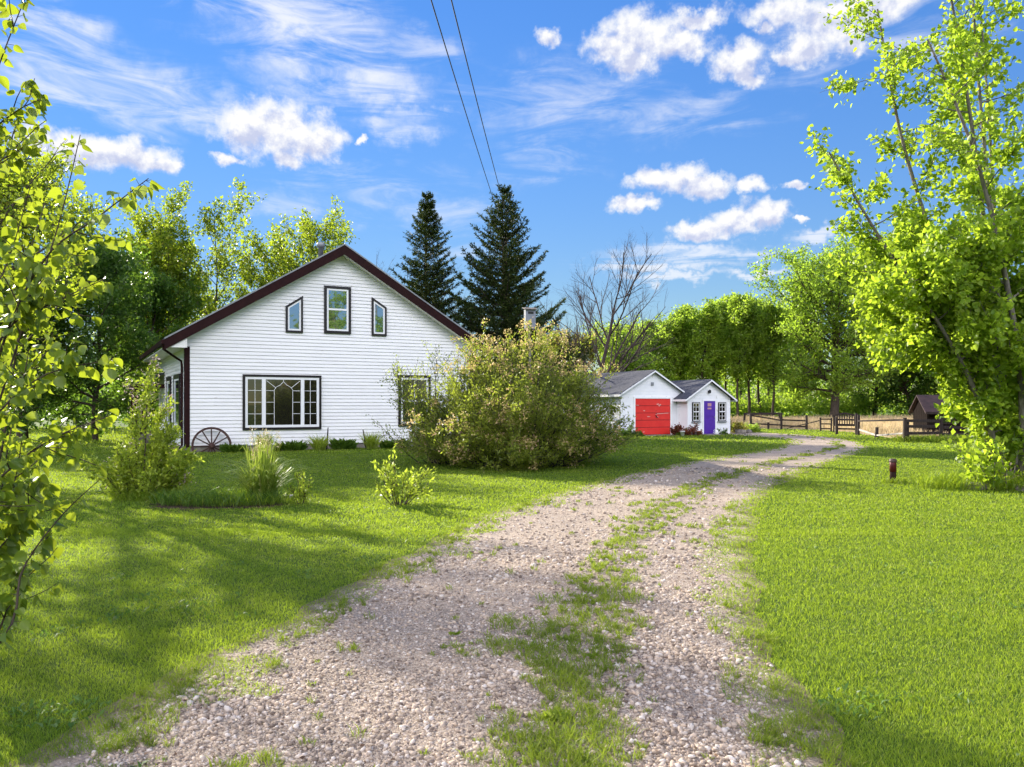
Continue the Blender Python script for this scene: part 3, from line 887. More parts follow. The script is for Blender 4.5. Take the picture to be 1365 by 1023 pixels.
# field of dry ground under the meadow
m, nt, b = principled('dry_field', (0.3, 0.24, 0.12), 0.95, 0.1)
tc = nt.n('ShaderNodeTexCoord')
nt.put(b.inputs['Base Color'], nt.ramp(nt.noise(tc.outputs['Object'], 0.8, 6, 0.7), [(0.3, (0.34, 0.27, 0.13)), (0.7, (0.52, 0.41, 0.24))]))
FIELD = [(14.6, 58.5), (17.6, 57.2), (19.2, 57.0), (20.6, 55.4), (21.0, 50.2), (20.1, 46.2), (19.6, 42.4), (18.6, 37.6), (20.5, 38.5), (25, 44), (40, 46), (70, 60), (70, 78), (14, 78), (11, 62)]
tag(MB().add([(x, y, 0.004) for x, y in FIELD], [tuple(range(len(FIELD)))]).build('dry_field', m), kind='structure')

# drive: gravel sheet with frayed edges; 'weed' is how much soil and thatch shows (middle strip)
m, nt, b = principled('gravel_drive', (0.4, 0.33, 0.28), 0.9, 0.2)
tc = nt.n('ShaderNodeTexCoord')
v = nt.n('ShaderNodeTexVoronoi'); v.inputs['Scale'].default_value = 48
nt.t.links.new(nt.vm('ADD', tc.outputs['Object'], nt.vm('MULTIPLY', nt.noise(tc.outputs['Object'], 20, 2, col=True), (0.03, 0.03, 0.0))), v.inputs['Vector'])
sp = nt.n('ShaderNodeSeparateColor'); nt.t.links.new(v.outputs['Color'], sp.inputs[0])
grit = nt.noise(tc.outputs['Object'], 70, 5, 0.75)
peb = nt.ramp(grit, [(0.28, (0.20, 0.145, 0.11)), (0.45, (0.375, 0.295, 0.225)), (0.6, (0.49, 0.40, 0.305)), (0.8, (0.59, 0.49, 0.40))])
peb = nt.mix(0.55, peb, nt.ramp(sp.outputs[0], [(0.0, (0.22, 0.16, 0.12)), (0.4, (0.41, 0.33, 0.25)), (1.0, (0.63, 0.53, 0.44))]))
peb = nt.mix(nt.m('MULTIPLY', nt.step(v.outputs['Distance'], 0.38, 0.7), 0.6), peb, (0.15, 0.11, 0.085))
big = nt.noise(tc.outputs['Object'], 0.9, 5, 0.65)
col = nt.mix(nt.m('MULTIPLY', nt.step(big, 0.40, 0.66), 0.55), peb, (0.485, 0.385, 0.29))
col = nt.mix(nt.m('MULTIPLY', nt.step(nt.noise(tc.outputs['Object'], 2.7, 5, 0.7), 0.60, 0.74), 0.55), col, (0.22, 0.17, 0.12))
at_ = nt.n('ShaderNodeAttribute'); at_.attribute_name = 'weed'
wd = nt.step(nt.m('ADD', at_.outputs['Fac'], nt.m('MULTIPLY', nt.m('SUBTRACT', nt.noise(tc.outputs['Object'], 3.2, 5, 0.65), 0.5), 1.3)), 0.35, 0.85)
col = nt.mix(nt.m('MULTIPLY', wd, 0.8), col, nt.ramp(grit, [(0.3, (0.06, 0.05, 0.02)), (0.7, (0.19, 0.16, 0.075))]))
nt.put(b.inputs['Base Color'], col)
bp = nt.n('ShaderNodeBump'); bp.inputs['Strength'].default_value = 0.8; bp.inputs['Distance'].default_value = 0.02
nt.put(bp.inputs['Height'], nt.m('ADD', nt.m('SUBTRACT', grit, nt.m('MULTIPLY', v.outputs['Distance'], 0.9)), nt.m('MULTIPLY', nt.noise(tc.outputs['Object'], 5, 5, 0.7), 1.4)))
nt.put(b.inputs['Normal'], bp.outputs[0])
M['drive'] = m
NC = 29
tt = np.linspace(-0.09, 1.09, NC)
eL = DL.copy(); eR = DR.copy()
dirx = (DR - DL); dirx /= np.linalg.norm(dirx, axis=1)[:, None]
eL += dirx * (wob(NL, 0.06, 1)[:, None] - 0.02); eR += dirx * (wob(NL, 0.06, 2)[:, None] + 0.02)
V = np.zeros((NL, NC, 3))
for j, q in enumerate(tt):
    V[:, j, :2] = eL * (1 - q) + eR * q
STRIP_C, STRIP_W = 0.66, 0.10
# gentle relief: two worn wheel tracks and a low crown; the outer edges lie at 4 mm
V[:, :, 2] = 0.008 + 0.022 * np.exp(-((tt - STRIP_C) / 0.16) ** 2)[None] * np.ones((NL, 1))
V[:, 0, 2] = V[:, -1, 2] = 0.004
weed = (0.55 * np.exp(-((tt - STRIP_C) / STRIP_W) ** 2) + 0.9 * np.clip(1 - (tt + 0.09) / 0.14, 0, 1) + 0.9 * np.clip(1 - (1.09 - tt) / 0.14, 0, 1))[None] * np.ones((NL, 1))
idx = np.arange(NL * NC).reshape(NL, NC)
F = np.stack([idx[:-1, :-1], idx[:-1, 1:], idx[1:, 1:], idx[1:, :-1]], -1).reshape(-1, 4)
tag(mesh_np('driveway', V.reshape(-1, 3), F, M['drive'], smooth=True, attr={'weed': weed.ravel()}), kind='structure')

# ------------------------------------------------------------------ blades
def blades(P, h, w, lean, rng, yaw=None):
    """P (n,3) feet; h, w (n,) ; one bent four-cornered blade each"""
    n = len(P)
    a = rng.uniform(0, 2 * PI, n) if yaw is None else yaw
    b = rng.uniform(0, 2 * PI, n)
    sx, sy = np.cos(a) * w / 2, np.sin(a) * w / 2
    lx, ly = np.cos(b) * lean * h, np.sin(b) * lean * h
    V = np.zeros((n, 4, 3))
    V[:, 0] = P
    mid = P + np.c_[lx * 0.35, ly * 0.35, h * 0.55]
    V[:, 1] = mid + np.c_[sx, sy, np.zeros(n)]
    V[:, 3] = mid - np.c_[sx, sy, np.zeros(n)]
    V[:, 2] = P + np.c_[lx, ly, h * np.sqrt(np.maximum(0.05, 1 - lean ** 2 * 0.5))]
    return V.reshape(-1, 3)
def quads(nv):
    return np.arange(nv, dtype=np.int32).reshape(-1, 4)
def scatter(n, y0, y1, rng, half=0.70, power=1.0, off=0.8):
    """points over the visible wedge, denser near the eye: p(Y) ~ Y^-power"""
    u = rng.random(n)
    if abs(power - 1) < 1e-6: Y = y0 * (y1 / y0) ** u
    else:
        k = 1 - power
        Y = (y0 ** k + u * (y1 ** k - y0 ** k)) ** (1 / k)
    X = (rng.random(n) * 2 - 1) * half * (Y + off)
    return X, Y
BEDS = []          # (x, y, rx, ry): planted beds where the mown grass stops
def lawn_mask(X, Y, rng):
    t = drive_coord(X, Y)
    edge = np.minimum(np.abs(t), np.abs(1 - t))
    ins = (t > 0) & (t < 1)
    # ragged margin: grass creeps in over the gravel in tongues and thins out
    fr = vnoise(X, Y, 0.6, 3); fn_ = vnoise(X, Y, 0.16, 4)
    lim = np.where(t < 0.5, 0.14, 0.10) * (2.2 * fr - 0.5)
    keep = ~ins | (ins & (edge < lim) & (fn_ > 0.40) & (rng.random(len(X)) < 0.7))
    near_out = (~ins) & (edge < 0.16) & (np.abs(t - 0.5) < 0.75)
    keep &= ~(near_out & (fn_ + edge * 3.0 < 0.40))
    for P in HUTS: keep &= ~in_poly(X, Y, P)
    keep &= ~in_poly(X, Y, FIELD)
    for (bx, by, rx, ry) in BEDS:
        keep &= ((X - bx) / rx) ** 2 + ((Y - by) / ry) ** 2 > 1
    return keep
M['grass'] = leafmat('grass_blades', (0.062, 0.125, 0.010), (0.22, 0.295, 0.026), (0.50, 0.66, 0.035), 0.47, 0.5, 0.25, extra=(0.34, 0.29, 0.11), clump=(0.8, (0.06, 0.13, 0.012), 0.5))
M['grass_dry'] = leafmat('strip_grass', (0.10, 0.165, 0.015), (0.20, 0.26, 0.03), (0.42, 0.54, 0.04), 0.42, 0.55, 0.2, extra=(0.34, 0.27, 0.14))
BEDS += [(-5.0, 13.75, 1.15, 0.62)]
def lawn(name, n, y0, y1, hh, wk, power, seed):
    r = np.random.default_rng(seed)
    X, Y = scatter(n, y0, y1, r, 0.80, power, 3.4)
    k = lawn_mask(X, Y, r)
    X, Y = X[k], Y[k]
    n = len(X)
    tuft = vnoise(X, Y, 0.35, seed + 5)
    h = hh * (0.45 + 0.9 * tuft) * r.uniform(0.6, 1.25, n)
    w = wk * np.clip(Y, 4.5, 60) * r.uniform(0.7, 1.3, n)
    lean = r.uniform(0.15, 0.95, n)
    return blades(np.c_[X, Y, np.full(n, -0.004)], h, w, lean, r)
V1 = lawn('near', 640000, 3.3, 11.0, 0.038, 0.00070, 1.1, 21)
V2 = lawn('mid', 420000, 10.5, 30.0, 0.044, 0.00085, 1.3, 22)
V3 = lawn('far', 130000, 28.0, 62.0, 0.075, 0.0012, 1.2, 23)
VV = np.concatenate([V1, V2, V3])
tag(mesh_np('lawn_grass', VV, quads(len(VV)), M['grass']), 'short bright green mown lawn either side of the gravel drive', 'grass', kind='stuff')

# grass and weeds in the drive: middle strip and scattered patches
def crown_z(t):
    return 0.008 + 0.022 * np.exp(-((t - STRIP_C) / 0.16) ** 2)
def strip_grass(n, per, seed):
    """rooted tufts: every tuft a spray of blades from one spot"""
    r = np.random.default_rng(seed)
    X, Y = scatter(n, 3.4, 46.0, r, 0.70, 1.15)
    t = drive_coord(X, Y)
    d = np.abs(t - STRIP_C - 0.05 * (vnoise(X, Y, 2.2, 8) - 0.5))
    nz = vnoise(X, Y, 0.42, 9); big = vnoise(X, Y, 1.3, 10)
    dens = 1.7 * np.exp(-(d / 0.080) ** 2) * (nz > 0.30) * (0.35 + big)
    patch = vnoise(X, Y, 0.7, 12)
    dens += 0.5 * (patch > 0.73) * (t > 0.03) * (t < 0.97)
    dens += 0.55 * (nz > 0.50) * ((t > -0.08) & (t < 0.06) | (t > 0.95) & (t < 1.08))
    dens += 0.012
    k = r.random(n) < dens * ((t > -0.08) & (t < 1.08))
    X, Y, nz, t = X[k], Y[k], nz[k], t[k]
    m_ = len(X)
    sz = (0.5 + nz) * r.uniform(0.5, 1.4, m_)
    i = np.repeat(np.arange(m_), per); n = len(i)
    a = r.uniform(0, 2 * PI, n); q = 0.030 * sz[i] * np.sqrt(r.random(n)) * np.clip(Y[i] / 8, 1, 3)
    P = np.c_[X[i] + q * np.cos(a), Y[i] + q * np.sin(a), crown_z(t[i]) - 0.004]
    h = 0.055 * sz[i] * r.uniform(0.5, 1.35, n)
    w = 0.0010 * np.clip(Y[i], 5.0, 60) * r.uniform(0.7, 1.3, n)
    return blades(P, h, w, r.uniform(0.3, 1.15, n), r)
VS = strip_grass(34000, 20, 31)
tag(mesh_np('strip_grass', VS, quads(len(VS)), M['grass_dry']), 'patchy grass and weeds growing along the middle of the gravel drive', 'grass', kind='stuff')

# loose gravel: real stones near the eye
def ico():
    bm = bmesh.new(); bmesh.ops.create_icosphere(bm, subdivisions=1, radius=1)
    V = np.array([v.co[:] for v in bm.verts]); F = np.array([[v.index for v in f.verts] for f in bm.faces]); bm.free()
    return V, F
IV, IF = ico()
def stones(n, y0, y1, r0, r1, seed, power):
    r = np.random.default_rng(seed)
    X, Y = scatter(n, y0, y1, r, 0.66, power)
    t = drive_coord(X, Y)
    nz = vnoise(X, Y, 0.8, 14)
    strip = np.exp(-((t - STRIP_C) / 0.10) ** 2)
    k = (t > -0.05) & (t < 1.05) & (r.random(n) < (0.95 - 0.45 * strip) * (0.62 + 0.6 * nz))
    edge = np.minimum(t, 1 - t)
    k &= r.random(n) < np.clip((edge + 0.05) / 0.12, 0.04, 1)
    k0 = k
    X, Y = X[k], Y[k]; n = len(X)
    s = r0 * (r1 / r0) ** (r.random(n) ** 2.2) * (0.7 + 0.03 * Y) * (0.7 + 0.6 * vnoise(X, Y, 0.9, 77))
    a = r.uniform(0, 2 * PI, n); tl = r.normal(0, 0.25, n)
    W = IV[None] * (1 + r.normal(0, 0.10, (n, 12, 1)))
    W = W * (s[:, None] * np.c_[np.ones(n), r.uniform(0.6, 0.95, n), r.uniform(0.38, 0.7, n)])[:, None, :]
    W[..., 2] += W[..., 0] * tl[:, None]
    c, q = np.cos(a)[:, None], np.sin(a)[:, None]
    x, y = W[..., 0] * c - W[..., 1] * q, W[..., 0] * q + W[..., 1] * c
    O = np.stack([x + X[:, None], y + Y[:, None], W[..., 2] + (s * 0.25 + crown_z(t[k0]))[:, None]], -1)
    F = (IF[None] + (np.arange(n) * 12)[:, None, None]).reshape(-1, 3)
    return O.reshape(-1, 3), F
m, nt, b = principled('gravel_stones', (0.5, 0.42, 0.36), 0.8, 0.25)
ge = nt.n('ShaderNodeNewGeometry')
nt.put(b.inputs['Base Color'], nt.ramp(ge.outputs['Random Per Island'], [(0.0, (0.15, 0.11, 0.085)), (0.2, (0.29, 0.225, 0.17)), (0.45, (0.43, 0.34, 0.26)), (0.65, (0.53, 0.405, 0.295)), (0.85, (0.49, 0.42, 0.355)), (1.0, (0.66, 0.58, 0.50))]))
A1, G1 = stones(80000, 3.4, 9.0, 0.006, 0.027, 41, 1.0)
A2, G2 = stones(36000, 8.5, 22.0, 0.008, 0.034, 42, 1.0)
A3, G3 = stones(90000, 3.4, 9.5, 0.004, 0.011, 43, 1.3)
tag(mesh_np('gravel', np.concatenate([A1, A2, A3]), np.concatenate([G1, G2 + len(A1), G3 + len(A1) + len(A2)]), m), 'loose pinkish beige gravel stones lying over the drive', 'gravel', kind='stuff')

# dead leaves and bits blown over the drive, broad leaved weeds in the turf
def litter(n, seed):
    r = np.random.default_rng(seed)
    X, Y = scatter(n, 3.4, 20.0, r, 0.66, 1.2)
    t = drive_coord(X, Y)
    k = (t > -0.05) & (t < 1.05)
    X, Y = X[k], Y[k]; n = len(X)
    a = r.uniform(0, 2 * PI, n); s = r.uniform(0.012, 0.035, n)
    c, q = np.cos(a) * s, np.sin(a) * s
    z = 0.03 + r.uniform(0, 0.012, (n, 4))
    V = np.stack([np.c_[X, Y], np.c_[X + c * 0.5 - q * 0.3, Y + q * 0.5 + c * 0.3], np.c_[X + c, Y + q], np.c_[X + c * 0.5 + q * 0.3, Y + q * 0.5 - c * 0.3]], 1)
    return np.concatenate([V, z[..., None]], -1).reshape(-1, 3)
VL = litter(1500, 61)
M['litter'] = leafmat('dead_leaf', (0.06, 0.035, 0.02), (0.20, 0.12, 0.06), (0.2, 0.1, 0.04), 0.15)
tag(mesh_np('leaf_litter', VL, quads(len(VL)), M['litter']), 'small dead brown leaves and bits scattered over the gravel drive', 'leaf litter', kind='stuff')
def turf_weeds(n, seed):
    r = np.random.default_rng(seed)
    X, Y = scatter(n, 3.3, 16.0, r, 0.72, 1.2)
    k = lawn_mask(X, Y, r) & (vnoise(X, Y, 0.5, 88) > 0.66)
    X, Y = X[k], Y[k]; n = len(X)
    return blades(np.c_[X, Y, np.full(n, 0.01)], r.uniform(0.03, 0.055, n), r.uniform(0.012, 0.022, n), r.uniform(0.7, 1.2, n), r)
VT = turf_weeds(30000, 62)
M['turf_weed'] = leafmat('turf_weed', (0.035, 0.095, 0.018), (0.10, 0.18, 0.03), (0.25, 0.42, 0.04), 0.4)
tag(mesh_np('turf_weeds', VT, quads(len(VT)), M['turf_weed']), 'broad leaved clover and weeds growing in patches in the lawn', 'weeds', kind='stuff')

# tall dry meadow grass behind the fences
def meadow(n, seed):
    r = np.random.default_rng(seed)
    X = r.uniform(11, 60, n); Y = r.uniform(36, 77, n)
    k = in_poly(X, Y, FIELD) & ~in_poly(X, Y, [(20.5, 40), (26, 40), (26, 46), (20.5, 46)])
    X, Y = X[k], Y[k]; n = len(X)
    nz = vnoise(X, Y, 3.0, 5)
    edge = np.clip((Y - 37) / 20, 0.35, 1)
    h = (0.28 + 0.55 * nz) * r.uniform(0.6, 1.25, n) * (0.75 + 0.45 * edge)
    return blades(np.c_[X, Y, np.zeros(n)], h, r.uniform(0.02, 0.05, n), r.uniform(0.05, 0.5, n), r)
VM = meadow(110000, 51)
M['meadow'] = leafmat('dry_meadow', (0.46, 0.34, 0.19), (0.66, 0.52, 0.31), (0.75, 0.58, 0.32), 0.35, 0.6, 0.15, extra=(0.22, 0.26, 0.06))
tag(mesh_np('meadow_grass', VM, quads(len(VM)), M['meadow']), 'tall dry straw coloured meadow grass behind the wooden fences', 'grass', kind='stuff')
# ================================================================== trees and plants
def leaves(P, size, rng, aspect=0.62, up=0.25, fold=0.18, D=None):
    """one folded four-cornered leaf per point, facing anywhere with a slight upward bias"""
    n = len(P)
    N = rng.normal(0, 1, (n, 3)); N[:, 2] += up
    N /= np.linalg.norm(N, axis=1)[:, None]
    A = rng.normal(0, 1, (n, 3)) if D is None else D + rng.normal(0, 0.35, (n, 3))
    A -= N * (A * N).sum(1)[:, None]
    A /= np.linalg.norm(A, axis=1)[:, None] + 1e-9
    B = np.cross(N, A)
    s = size if hasattr(size, '__len__') else np.full(n, size) * rng.uniform(0.65, 1.3, n)
    s = s[:, None]
    V = np.zeros((n, 4, 3))
    V[:, 0] = P
    V[:, 1] = P + A * s * 0.5 + B * s * aspect / 2 + N * s * fold
    V[:, 2] = P + A * s
    V[:, 3] = P + A * s * 0.5 - B * s * aspect / 2 + N * s * fold
    return V.reshape(-1, 3)
PROF = dict(leaf=[(0.0, 0.0), (0.10, 0.30), (0.32, 0.5), (0.62, 0.36), (1.0, 0.0)],
            ovate=[(0.0, 0.0), (0.05, 0.22), (0.16, 0.41), (0.32, 0.5), (0.50, 0.46), (0.68, 0.32), (0.84, 0.14), (1.0, 0.0)])
def big_leaves(P, D, size, rng, aspect=0.78, prof='leaf'):
    """ovate leaf of two creased halves, hanging from its stalk"""
    n = len(P)
    A = D / (np.linalg.norm(D, axis=1)[:, None] + 1e-9)
    N = rng.normal(0, 1, (n, 3)); N[:, 2] += 0.5
    N -= A * (N * A).sum(1)[:, None]; N /= np.linalg.norm(N, axis=1)[:, None] + 1e-9
    B = np.cross(N, A)
    s = (size * rng.uniform(0.6, 1.25, n))[:, None]
    pr = PROF[prof]; m = len(pr) - 1; k2 = 2 * m
    V = np.zeros((n, k2, 3))
    curl = rng.uniform(-0.35, 0.1, n)[:, None]
    fold = rng.uniform(0.08, 0.45, n)[:, None]
    def pt(t, w, sg): return P + A * s * t + B * s * w * aspect * sg + N * s * (fold * w + curl * t * t)
    V[:, 0] = pt(0, 0, 1); V[:, m] = pt(1, 0, 1)
    for k in range(1, m):
        V[:, k] = pt(*pr[k], 1); V[:, k2 - k] = pt(*pr[k], -1)
    b = (np.arange(n) * k2)[:, None]
    right_half = [0] + list(range(1, m + 1)); left_half = [0] + list(range(m, k2))
    F = np.concatenate([b + np.array([right_half]), b + np.array([left_half])])
    return V.reshape(-1, 3), F.astype(np.int32)

class Skel:
    def __init__(s, seed):
        s.r = random.Random(seed); s.g = np.random.default_rng(seed)
        s.tubes = []; s.tw = []                         # tubes: (pts, radii); tw: leaf bearing segments (a, b, weight)
    def path(s, p, d, L, r0, r1, n=5, wander=0.15, trop=0.1, keep=True):
        p = Vector(p); d = Vector(d).normalized(); pts = [p.copy()]
        for _ in range(n):
            d = (d + Vector((s.r.gauss(0, wander), s.r.gauss(0, wander), s.r.gauss(0, wander) + trop))).normalized()
            p = p + d * (L / n); pts.append(p.copy())
        rad = [r0 + (r1 - r0) * k / n for k in range(n + 1)]
        if keep: s.tubes.append((pts, rad))
        return pts, rad
    def bear(s, pts, t0=0.0, w=1.0):
        n = len(pts) - 1
        for k in range(n):
            if (k + 1) / n > t0: s.tw.append((pts[k], pts[k + 1], w * (pts[k + 1] - pts[k]).length))
    def leafpoints(s, n, jit):
        A = np.array([t[0][:] for t in s.tw]); B = np.array([t[1][:] for t in s.tw]); w = np.array([t[2] for t in s.tw])
        k = s.g.choice(len(w), n, p=w / w.sum())
        q = s.g.random((n, 1))
        D = B[k] - A[k]
        return A[k] + D * q + s.g.normal(0, jit, (n, 3)), D / (np.linalg.norm(D, axis=1)[:, None] + 1e-9)
    def wood(s, name, mat, parent, minr=0.0, sides=None):
        Vs, Fs, base = [], [], 0
        for pts, rad in s.tubes:
            if max(rad) < minr: continue
            n = sides or (9 if rad[0] > 0.12 else 6 if rad[0] > 0.04 else 4 if rad[0] > 0.015 else 3)
            P = np.array([p[:] for p in pts]); m_ = len(P)
            T = np.zeros_like(P); T[1:-1] = P[2:] - P[:-2]; T[0] = P[1] - P[0]; T[-1] = P[-1] - P[-2]
            T /= np.linalg.norm(T, axis=1)[:, None] + 1e-9
            U = np.where(np.abs(T[:, 2:3]) < 0.9, np.array([[0, 0, 1.0]]), np.array([[1.0, 0, 0]]))
            X = np.cross(T, U); X /= np.linalg.norm(X, axis=1)[:, None] + 1e-9
            Y = np.cross(T, X)
            a = np.arange(n) * 2 * PI / n
            R_ = np.array(rad)[:, None, None]
            V = P[:, None] + R_ * (X[:, None] * np.cos(a)[None, :, None] + Y[:, None] * np.sin(a)[None, :, None])
            Vs.append(V.reshape(-1, 3))
            i = np.arange(m_ - 1)[:, None] * n; k = np.arange(n)[None]
            Fs.append(np.stack([i + k, i + (k + 1) % n, i + n + (k + 1) % n, i + n + k], -1).reshape(-1, 4) + base)
            base += m_ * n
        return mesh_np(name, np.concatenate(Vs), np.concatenate(Fs).astype(np.int32), mat, parent, smooth=True)

def side_dir(d, ang, az, r):
    d = Vector(d).normalized()
    u = Vector((0, 0, 1)) if abs(d.z) < 0.95 else Vector((1, 0, 0))
    x = d.cross(u).normalized(); y = x.cross(d)
    return d * math.cos(ang) + (x * math.cos(az) + y * math.sin(az)) * math.sin(ang)

def deciduous(seed, H, RAD, base=0.2, trunk_r=0.16, nl=26, prof=None, e0=15, e1=70, leader=0.92, lean=(0, 0), sub=1.0, stems=1):
    """trunk, limbs cut to a crown outline, side branches, twigs"""
    s = Skel(seed); r = s.r
    prof = prof or (lambda t: math.sin(PI * min(1, max(0, t)) ** 0.8) ** 0.6)
    trunks = []
    for k in range(stems):
        ln = Vector((lean[0] + (r.uniform(-0.25, 0.25) if stems > 1 else 0), lean[1] + (r.uniform(-0.25, 0.25) if stems > 1 else 0), 1))
        pts, rad = s.path((0 if stems == 1 else r.uniform(-0.25, 0.25), 0 if stems == 1 else r.uniform(-0.25, 0.25), -0.05), ln, H * leader * (1 if k == 0 else r.uniform(0.75, 0.95)), trunk_r * (1 if k == 0 else 0.7), trunk_r * 0.12, 12, 0.045, 0.03)
        rad[0] *= 1.35
        trunks.append((pts, rad))
    ga = r.uniform(0, 6)
    for i in range(nl):
        t = (i + r.random()) / nl
        pts, rad = trunks[i % stems]
        h = base + (0.96 - base) * t
        f = h * 12; k = min(11, int(f)); q = f - k
        p = pts[k].lerp(pts[k + 1], q); rr = rad[k] * (1 - q) + rad[k + 1] * q
        ga += 2.4 + r.uniform(-0.4, 0.4)
        el = R(e0 + (e1 - e0) * t + r.uniform(-10, 10))
        L = max(0.4, RAD * prof(t) / max(0.35, math.cos(el)) * r.uniform(0.72, 1.08))
        L = min(L, max(0.35, (H * 1.0 - p.z) / math.sin(max(el, 0.1)) * r.uniform(0.9, 1.0)))
        d = Vector((math.cos(ga) * math.cos(el), math.sin(ga) * math.cos(el), math.sin(el)))
        lp, lr = s.path(p, d, L, max(0.02, min(rr * 0.62, 0.035 * L)), 0.008, 6, 0.11, 0.05)
        s.bear(lp, 0.55)
        n2 = int((3 + L * 1.8) * sub)
        for j in range(n2):
            u = 0.22 + 0.76 * (j + r.random()) / n2
            f2 = u * 6; k2 = min(5, int(f2))
            p2 = lp[k2].lerp(lp[k2 + 1], f2 - k2)
            d2 = side_dir(lp[k2 + 1] - lp[k2], R(r.uniform(30, 65)), r.uniform(0, 2 * PI), r)
            L2 = L * (0.50 - 0.28 * u) * r.uniform(0.6, 1.2) + 0.15
            bp_, br = s.path(p2, d2, L2, max(0.010, lr[k2] * 0.5), 0.005, 4, 0.16, 0.06)
            s.bear(bp_, 0.2)
            for _ in range(3):
                k3 = r.randint(1, 3)
                d3 = side_dir(bp_[k3 + 1] - bp_[k3], R(r.uniform(30, 70)), r.uniform(0, 2 * PI), r)
                tp, _r = s.path(bp_[k3], d3, L2 * r.uniform(0.25, 0.5), 0.007, 0.004, 2, 0.15, 0.05)
                s.bear(tp, 0, 1.3)
    for pts, rad in trunks: s.bear(pts, 0.9)
    return s

def tree(name, label, loc, sk, nleaf, lsize, jit, lmat, wmat, rot=0.0, group=None, cat='tree', up=0.25, minr=0.0, droop=0.0):
    t = thing(name, label, cat, loc, rot, group)
    sk.wood('trunk', wmat, t, minr)
    if nleaf:
        P, D = sk.leafpoints(nleaf, jit)
        D[:, 2] -= droop
        V = leaves(P, lsize, sk.g, up=up, D=D if droop else None)
        mesh_np('crown', V, quads(len(V)), lmat, t)
    return t
def clone(t, label, loc, rot, sc=(1, 1, 1)):
    c = copy_tree(t)
    c['label'] = label
    c.location = loc; c.rotation_euler = (0, 0, rot); c.scale = sc
    return c

LM = dict(
    poplar=leafmat('poplar_leaf', (0.085, 0.155, 0.02), (0.22, 0.29, 0.036), (0.56, 0.78, 0.07), 0.57),
    bigtree=leafmat('big_tree_leaf', (0.075, 0.145, 0.017), (0.18, 0.25, 0.03), (0.52, 0.76, 0.06), 0.55),
    olive=leafmat('olive_leaf', (0.09, 0.095, 0.018), (0.17, 0.15, 0.03), (0.42, 0.38, 0.05), 0.5),
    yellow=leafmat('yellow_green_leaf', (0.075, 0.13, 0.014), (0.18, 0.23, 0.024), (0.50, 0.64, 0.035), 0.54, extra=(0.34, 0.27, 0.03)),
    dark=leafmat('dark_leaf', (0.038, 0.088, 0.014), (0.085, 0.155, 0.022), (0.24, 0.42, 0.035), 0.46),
    spruce=leafmat('spruce_needle', (0.012, 0.026, 0.005), (0.036, 0.055, 0.009), (0.08, 0.12, 0.012), 0.18, 0.6, 0.12, extra=(0.12, 0.13, 0.035)),
    bush=leafmat('bush_leaf', (0.085, 0.125, 0.017), (0.23, 0.26, 0.036), (0.50, 0.60, 0.055), 0.5),
    blossom=leafmat('faded_blossom', (0.42, 0.38, 0.09), (0.68, 0.42, 0.27), (0.74, 0.60, 0.22), 0.5),
    lime=leafmat('lime_leaf', (0.14, 0.21, 0.024), (0.30, 0.35, 0.042), (0.58, 0.72, 0.06), 0.5),
    right=leafmat('poplar_near_leaf', (0.09, 0.165, 0.019), (0.23, 0.30, 0.034), (0.58, 0.78, 0.05), 0.57),
    near=leafmat('birch_near_leaf', (0.06, 0.12, 0.014), (0.15, 0.21, 0.024), (0.46, 0.56, 0.03), 0.47, 0.38, 0.4),
    reed=leafmat('reed_leaf', (0.10, 0.18, 0.022), (0.24, 0.31, 0.05), (0.46, 0.58, 0.07), 0.45, extra=(0.42, 0.33, 0.16)),
    red=leafmat('red_leaf', (0.13, 0.03, 0.02), (0.24, 0.07, 0.03), (0.3, 0.08, 0.03), 0.35),
    hosta=leafmat('hosta_leaf', (0.04, 0.095, 0.012), (0.09, 0.16, 0.02), (0.22, 0.38, 0.03), 0.42),
)

